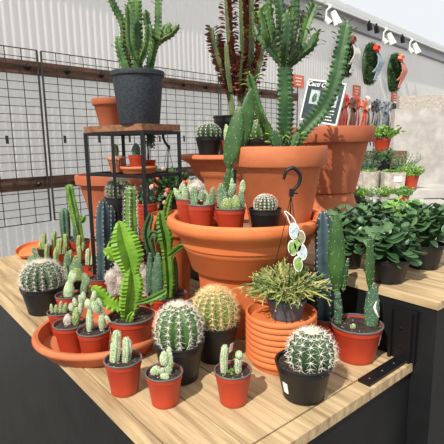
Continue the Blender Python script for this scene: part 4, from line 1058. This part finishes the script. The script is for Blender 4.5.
def conc_pot(label, px, py, wpx, sides=0):
    pl = Plant('concrete_succulent_pot', label, 'potted plant', px, YC, zC + .0008); k = YC / FPX; hw = wpx / 2 * k; h_ = at(px, py, YC).z - zC
    mb = MB()
    if sides == 4:
        o_ = [(-hw * .93, 0), (hw * .93, 0)]
        for (r0, z0), (r1, z1) in [((hw * .92, 0), (hw, h_)), ((hw, h_), (hw * .86, h_)), ((hw * .86, h_), (hw * .84, h_ * .85))]:
            A = [(-r0, -r0, z0), (r0, -r0, z0), (r0, r0, z0), (-r0, r0, z0)]; B = [(-r1, -r1, z1), (r1, -r1, z1), (r1, r1, z1), (-r1, r1, z1)]
            mb.add(A + B, [(i, (i + 1) % 4, (i + 1) % 4 + 4, i + 4) for i in range(4)])
        r0 = hw * .92; mb.add([(-r0, -r0, 0), (r0, -r0, 0), (r0, r0, 0), (-r0, r0, 0)], [(3, 2, 1, 0)])
        mb.build('pot', 'concrete_pot', pl.root, smooth=False); mb = MB(); box(mb, (0, 0, h_ * .84), (hw * 1.7, hw * 1.7, h_ * .08)); mb.build('soil', 'soil', pl.root, smooth=False)
        mb = MB(); box(mb, (hw * .25, -hw * .985, h_ * .6), (hw * .75, .003, h_ * .3)); mb.build('label_sticker', 'white', pl.root, smooth=False)
    else:
        lathe(mb, [(hw * .86, 0), (hw * .88, .002), (hw, h_), (hw * .86, h_), (hw * .84, h_ * .85), (.001, h_ * .84)], 36, close_bottom=True); mb.build('pot', 'concrete_pot', pl.root)
    mb = MB()
    for i in range(34):
        a = random.uniform(0, 2 * PI); q = hw * .7 * math.sqrt(random.random()); b = Vector((q * math.cos(a), q * math.sin(a), h_ * .85)); d = Vector((math.cos(a) * .7, math.sin(a) * .7, 1)).normalized(); l = random.uniform(.015, .036)
        pad(mb, b, b + d * l, l * .35, l * .15, seg=6, n=4, shape=1.2)
    stuff(mb.build('foliage', 'bright_leaf' if sides == 0 else 'jade_pale', pl.root)); return pl
conc_pot('round grey concrete pot with a bright green sprig', 370.5, 171.5, 17)
conc_pot('square grey concrete pot with white label and low succulents', 391, 172, 21, 4)
def small(name, label, px, py, Y, z, wpx, m, leaf=.03, n=60, pot='red_plastic', hp=10, wid=.4, cat='potted plant'):
    pl = Plant(name, label, cat, px, Y, z + .0008); k = Y / FPX; r_ = wpx / 2 * k; h_ = max(.03, at(px, py, Y).z - z); pl.zs = make_pot(pl.root, r_, h_, 'nursery', pot, pot, .9, seg=28)
    mb = MB()
    for i in range(n):
        a = random.uniform(0, 2 * PI); q = r_ * .8 * math.sqrt(random.random()); b = Vector((q * math.cos(a), q * math.sin(a), pl.zs)); sp = q / r_; d = Vector((math.cos(a) * sp, math.sin(a) * sp, 1 - .5 * sp)).normalized(); l = hp * k * random.uniform(.5, 1.1)
        tube(mb, [b, b + d * l], .001, 4)
        for j in range(4):
            p = b + d * l * (.4 + .2 * j); dd = Vector((random.uniform(-1, 1), random.uniform(-1, 1), random.uniform(-.1, .9))).normalized(); pad(mb, p, p + dd * leaf, leaf * wid, leaf * .12, seg=5, n=3, shape=1.2)
    stuff(mb.build('foliage', m, pl.root)); return pl
small('potted_succulent', 'small succulent in red pot with white label at right end of shelf', 411, 176, YC - .02, zC, 15, 'bright_leaf', .022, 40, hp=12)
small('potted_grey_shrub', 'fine grey green plant in black pot behind the square concrete pot', 400, 168, YC + .14, zC, 18, 'pad_grey', .014, 60, 'black_plastic', 18, .25)
small('potted_brown_succulent', 'dull brownish succulent in grey pot behind the round concrete pot', 363, 171, YC + .15, zC, 18, 'pad_teal', .02, 60, 'concrete_pot', 20)
small('potted_dark_succulent', 'dark leaved plant in black pot behind the square concrete pot, between the two', 383, 160, YC + .16, zC, 13, 'bush', .02, 50, 'black_plastic', 14)
for i, (x, m, l_) in enumerate([(360, 'bright_leaf', 'leftmost small succulent on lower grey shelf, beside the terracotta pot'), (372, 'pad_fuzzy', 'pale rosette succulent in white pot on lower grey shelf'), (384, 'bright_leaf', 'bright green succulent in grey pot in middle of lower shelf'), (404, 'jade_pale', 'leafy succulent at right end of lower grey shelf, by the red pot')]):
    small('potted_succulent', l_, x, 198.5, 1.98, zC2, 11, m, .02, 34, ['black_plastic', 'white_paint', 'concrete_pot', 'red_plastic'][i], 9)
# raised plinth with a red pot with bright green plant
Yp = 2.75; zP = at(381, 151, Yp).z
mb = MB(); p_ = at(381, 151, Yp); box(mb, (0, 0, zP / 2), (.24, .2, zP)); o = mb.build('display_plinth', 'rail_wood', smooth=False, loc=(p_.x, Yp, 0)); tag(o, 'dark narrow plinth holding the red pot of bright green leaves', 'plinth')
small('potted_leafy_succulent', 'bright green leafy plant in red pot below the ribbons', 382, 138.5, Yp, zP, 17, 'bright_leaf', .03, 70, 'red_plastic', 14)

# concrete partition at far right
YQ = 5.2
p_ = at(405, 160, YQ); zq = at(405, 109, YQ).z
mb = MB(); box(mb, (0, 0, zq / 2), (.62, .12, zq)); o = mb.build('concrete_partition', 'concrete', smooth=False, loc=(at(417, 160, YQ).x, YQ, 0)); tag(o, 'pale upright concrete panel at the far right behind plants', 'partition')
YQ2 = 5.7
zq2 = at(405, 96, YQ2).z; mb = MB(); box(mb, (0, 0, zq2 / 2), (.7, .1, zq2)); o = mb.build('concrete_partition', 'concrete_pot', smooth=False, loc=(at(422, 160, YQ2).x, YQ2, 0)); tag(o, 'darker grey concrete panel standing behind the pale panel', 'partition')

# ------------------------------------------------------------ ribbons on a rail on the wall
def wall_at(px, py, off=.12):
    d = ray(px, py); o = Vector((0, 0, EYE)); t = (W0 + WN * off - o).dot(WN) / d.dot(WN); return o + d * t
def wcoord(p): q = p - W0; return q.dot(WD), q.z
rr0, rr1 = wall_at(322, 101, .10), wall_at(401, 107.5, .10)
s_a, z_a = wcoord(rr0); s_b, z_b = wcoord(rr1); zr = (z_a + z_b) / 2
mb = MB(); tube(mb, [wp(s_a, .14, zr), wp(s_b, .14, zr)], .012, 8)
for q in (s_a + .05, (s_a + s_b) / 2, s_b - .05): bar(mb, wp(q, .012, zr), wp(q, .14, zr), .02)
tag(mb.build('ribbon_rail', 'iron'), 'thin dark rail on the wall carrying a row of ribbon bows', 'rail')
def strip(mb, pts, wd, side, th=.003):
    P_ = catmull(pts, 12); vs = []; fs = []
    for i, p in enumerate(P_):
        t = (P_[min(i + 1, 11)] - P_[max(i - 1, 0)]).normalized(); n_ = t.cross(side).normalized() * th
        vs += [p - side * wd / 2 + n_, p + side * wd / 2 + n_, p + side * wd / 2 - n_, p - side * wd / 2 - n_]
    for i in range(11):
        for k in range(4): fs.append((i * 4 + k, i * 4 + (k + 1) % 4, (i + 1) * 4 + (k + 1) % 4, (i + 1) * 4 + k))
    fs += [(3, 2, 1, 0), (44, 45, 46, 47)]; mb.add(vs, fs)
def bow(label, s, z, size, m, tail, m2=None, n=.2, group='ribbon bows on the wall rail', tails=5):
    o = thing('ribbon_bow', label, 'ribbon bow', wp(s, n, z), 0, group); X, Z, O = WD, Vector((0, 0, 1)), WN
    mb = MB()
    for k in range(7):
        a = k / 7 * 2 * PI + random.uniform(-.2, .2); d = X * math.cos(a) + Z * math.sin(a) * .85; sz = size * random.uniform(.8, 1.1); sd = (X * -math.sin(a) + Z * math.cos(a))
        if k == 5: continue
        strip(mb, [Vector((0, 0, 0)), d * sz * .5 + O * sz * .35, d * sz + O * .02, d * sz * .5 - O * sz * .05, Vector((0, 0, 0))], size * .5, sd)
    blob(mb, O * size * .1, size * .2, 10, 6); mb.build('bow_loops', m, o)
    for k in range(tails):
        mb = MB(); dx = (k - (tails - 1) / 2) * size * .38; l = tail * random.uniform(.85, 1.05)
        strip(mb, [Vector((0, 0, 0)), X * dx * .7 + Z * -l * .3 + O * .02, X * (dx + random.uniform(-.02, .02)) - Z * l * .7, X * dx * 1.1 - Z * l + O * .02], size * .30, X)
        mb.build('tail', m2 if (m2 and k % 2) else m, o)
    return o
cols = [('rib_red', 'bright red', None), ('rib_brown', 'brown and red', 'rib_red'), ('rib_red', 'scarlet', 'rib_coral'), ('rib_brown', 'dark brown', 'rib_brown'), ('rib_red', 'red and white', 'rib_white'), ('rib_coral', 'coral', 'rib_red'), ('rib_white', 'cream', 'rib_brown'), ('rib_black', 'black checked', 'rib_white'), ('rib_grey', 'grey', 'rib_white'), ('rib_grey', 'silver grey', 'rib_blue'), ('rib_blue', 'pale blue grey', 'rib_grey'), ('rib_black', 'charcoal', 'rib_grey'), ('rib_white', 'white', 'rib_grey'), ('rib_black', 'black and coral', 'rib_coral'), ('rib_brown', 'russet', 'pine')]
pos = ['leftmost, beside the sign', 'second from the left', 'third from the left', 'fourth from the left', 'fifth from the left', 'under the middle orange card', 'just right of the middle card', 'left of the grey bows', 'first of the grey bows', 'in the middle of the grey bows', 'above the bright green potted plant', 'right of the pale blue bow', 'above right of the green plant', 'second from the right end', 'rightmost on the rail']
for i, ((m, cn, m2), ps) in enumerate(zip(cols, pos)):
    s = s_a + (s_b - s_a) * (i + .5) / 15
    bow('%s ribbon bow with hanging tails, %s' % (cn, ps), s, zr - .005 - .03 * (i % 2), .10, m, .46, m2, n=.16 + .03 * (i % 2))
# orange price cards
def card(label, px, py, wpx, hpx):
    p = wall_at(px, py, .02); s, z = wcoord(p); wm = wpx / FPX * p.y * 2.1; hm = hpx / FPX * p.y
    mb = MB(); box(mb, wp(s, .016, z), (wm, .01, hm), WROT); o = mb.build('price_card', 'orange_card', smooth=False); tag(o, label, 'price card', 'orange price cards')
    mb = MB()
    for k in range(3): box(mb, wp(s + random.uniform(-.01, .01), .0222, z + hm * (.25 - .25 * k)), (wm * (.6 - .12 * k), .002, hm * .09), WROT)
    mb.build('print', 'white', o, smooth=False)
card('orange card on the wall behind the candelabra euphorbia', 298.5, 81.5, 9, 12)
card('orange card on the wall above the red ribbons', 357, 91, 7, 10.5)
card('orange card on the wall at far right above the dark ribbons', 394.5, 97, 6, 10)
# wreaths
def wreath(label, px, py, hpx, bowc, tailc):
    p = wall_at(px, py, .1); s, z = wcoord(p); k = p.y / FPX; H_ = hpx * k; Wd = H_ * .50
    o = thing('wreath', label, 'wreath', wp(s, .03, z), 0, 'green wreaths on the wall'); X, Z, O = WD, Vector((0, 0, 1)), WN
    mb = MB(); tube(mb, [Z * H_ * .48 + O * .03, -X * Wd * .55 + Z * H_ * .15 + O * .05, -X * Wd * .5 - Z * H_ * .2 + O * .05, -Z * H_ * .48 + O * .03, X * Wd * .5 - Z * H_ * .2 + O * .05, X * Wd * .55 + Z * H_ * .15 + O * .05, Z * H_ * .48 + O * .03], .028, 8, 40)
    for i in range(2400):
        a = random.uniform(0, 2 * PI); q_ = math.sqrt(random.uniform(.01, 1)); rx = Wd * .6 * q_; rz = H_ * .5 * q_
        b = X * math.cos(a) * rx + Z * math.sin(a) * rz + O * random.uniform(.03, .09); d = X * math.cos(a) + Z * math.sin(a) + Vector((random.uniform(-1, 1), random.uniform(-1, 1), random.uniform(-1, 1))) * .8 + O * .9
        spine(mb, b, d, .05, .006)
    stuff(mb.build('foliage', 'pine', o, smooth=False))
    mb = MB()
    for kx, l in ((.02, .80), (.14, .68), (-.08, .6)):
        strip(mb, [Z * H_ * .36 + O * .13, X * H_ * (kx + .15) + Z * H_ * .1 + O * .17, X * H_ * (kx + .1) - Z * H_ * .12 + O * .15, X * H_ * (kx - .02) - Z * H_ * (l - .36) + O * .13], H_ * .12, X)
    mb.build('ribbon', tailc, o)
    mb = MB()
    for q in range(6):
        a = q / 6 * 2 * PI; d = X * math.cos(a) + Z * math.sin(a) * .7; c = Z * H_ * .38 + O * .13
        strip(mb, [c, c + d * H_ * .08 + O * .04, c + d * H_ * .14, c + d * H_ * .07 - O * .01, c], H_ * .08, X * -math.sin(a) + Z * math.cos(a))
    mb.build('bow', bowc, o)
wreath('green wreath with cream and red ribbons, partly behind the long euphorbia arm', 346, 56, 36, 'rib_brown', 'rib_white')
wreath('green wreath with pale blue ribbons in the middle of the three', 370.5, 64, 35, 'rib_red', 'rib_blue')
wreath('green wreath with coral ribbons, rightmost on the wall', 395, 72.5, 33, 'rib_coral', 'rib_coral')
# spot lamps on the beam
def lamp(label, px, py, big=1.):
    p = wall_at(px, py, .16); s, z = wcoord(p); o = thing('spot_lamp', label, 'spot lamp', wp(s, .13, 2.58), 0, None)
    big *= .9
    mb = MB(); bar(mb, (0, 0, 0.0), (0, 0, -.05 * big), .035 * big); bar(mb, (0, 0, -.04 * big), WD * -.09 * big + Vector((0, 0, -.1 * big)), .02 * big); bar(mb, WD * -.09 * big + Vector((0, 0, -.1 * big)), WD * -.09 * big + Vector((0, 0, -.26 * big)), .02 * big)
    mb.build('bracket', 'white_paint', o, smooth=False)
    mb = MB(); a = WD * .02 * big + Vector((0, 0, -.1 * big)) + WN * .03; b = a + WD * .04 * big + Vector((0, 0, -.18 * big)) + WN * .05
    tube(mb, [a, a.lerp(b, .5), b], [.04 * big, .05 * big, .065 * big], 16, 5); mb.build('lamp_head', 'white_paint', o)
    mb = MB(); tube(mb, [WD * -.1 * big + Vector((0, 0, -.2 * big)), WD * -.06 * big + Vector((0, 0, -.27 * big)) + WN * .03], [.035 * big, .045 * big], 14); mb.build('lamp_head', 'white_paint', o)
lamp('white twin spot lamp on the top beam beside the long euphorbia arm', 332, 20, .8)
lamp('white twin spot lamp on the top beam right of middle wreath', 388, 38, .8)
lamp('white twin spot lamp on the top beam at far right', 413, 58, .8)
def dlamp(label, px, py):
    p = wall_at(px, py, .13); s, z = wcoord(p); mb = MB(); c = wp(s, .13, 2.58)
    bar(mb, c, c + Vector((0, 0, -.03)), .02); tube(mb, [c + Vector((0, 0, -.03)), c + WD * .03 + Vector((0, 0, -.1))], [.025, .03], 10); tag(mb.build('track_lamp', 'iron'), label, 'track lamp', 'small dark track lamps')
dlamp('small dark track lamp, left one above the middle wreath', 369, 29)
dlamp('small dark track lamp, second above the middle wreath', 376, 33)
dlamp('small dark track lamp right of the middle white spot lamp', 402, 43)

# ------------------------------------------------------------ sign
Ysg = 1.74
TL, TR, BRr, BL = at(307.2, 79.5, Ysg + .04), at(344, 84.2, Ysg - .04), at(339.5, 124.5, Ysg - .04), at(301.5, 120, Ysg + .04)
cen = (TL + TR + BRr + BL) / 4; ux = (TR - TL).normalized(); uy = (TL - BL); uy = (uy - ux * uy.dot(ux)).normalized(); un = uy.cross(ux) * 1.0
if un.y > 0: un = -un
Wd, Hd = (TR - TL).length, (TL - BL).length
sg = thing('care_sign', 'tilted dark teal cactus care sign with white frame behind the pots', 'sign', (cen.x, cen.y, T2))
def sgp(u, v, n=0.): return cen + ux * u * Wd / 2 + uy * v * Hd / 2 + un * n - Vector((cen.x, cen.y, T2))
SROT = Matrix((ux, uy, un)).transposed()
mb = MB(); box(mb, sgp(0, 0, 0), (Wd, Hd, .004), SROT); mb.build('board', 'sign_dark', sg, smooth=False)
mb = MB()
for (c, s_) in ((sgp(0, .98), (Wd * 1.03, .006, .010)), (sgp(0, -.98), (Wd * 1.03, .006, .010)), (sgp(-1, 0), (.006, Hd, .010)), (sgp(1, 0), (.006, Hd, .010))): box(mb, c, s_, SROT)
mb.build('frame', 'white_paint', sg, smooth=False)
mb = MB(); bar(mb, Vector((sgp(-.0, -1).x, sgp(0, -1).y, .004)), sgp(0, -.95, -.004), .010); bar(mb, Vector((-.06, 0, .003)), Vector((.06, 0, .003)), .05, .006); mb.build('sign_post', 'white_paint', sg, smooth=False)
for (u, v, wu, hv) in ((-.48, .18, .5, .62), (.45, .12, .62, .55)):
    mb = MB(); box(mb, sgp(u, v, .0028), (Wd / 2 * wu, Hd / 2 * hv * 1.1, .001), SROT); mb.build('picture', 'sign_pic', sg, smooth=False)
mb = MB(); pad(mb, sgp(-.5, -.08, .0036), sgp(-.44, .38, .0036), .02, .001, nrm=un, seg=10, n=6); mb.build('drawing', 'pad_teal', sg); mb = MB(); pad(mb, sgp(.4, -.1, .0036), sgp(.52, .3, .0036), .03, .001, nrm=un, seg=10, n=6); mb.build('drawing', 'pad_teal', sg)
mb = MB()
for k in range(4):
    v = -.36 - k * .15; x0 = -.1
    for j in range(7):
        l = random.uniform(.06, .12); box(mb, sgp(x0 + l / 2, v, .0028), (Wd / 2 * l, Hd / 2 * .055, .001), SROT); x0 += l + .03
        if x0 > .65: break
mb.build('small_print', 'white', sg, smooth=False)
cu = bpy.data.curves.new('title', 'FONT'); cu.body = 'Cacti Care'; cu.size = .023; cu.align_x = 'CENTER'; cu.extrude = .0006; cu.shear = .2; cu.offset = .0005
to = bpy.data.objects.new('tmp', cu); COL.objects.link(to); dg = bpy.context.evaluated_depsgraph_get(); me = bpy.data.meshes.new_from_object(to.evaluated_get(dg)); bpy.data.objects.remove(to)
me.materials.clear(); me.materials.append(M['white']); o = bpy.data.objects.new('title', me); COL.objects.link(o); o.parent = sg
o.matrix_local = Matrix.Translation(sgp(-.32, .70, .0035)) @ SROT.to_4x4()
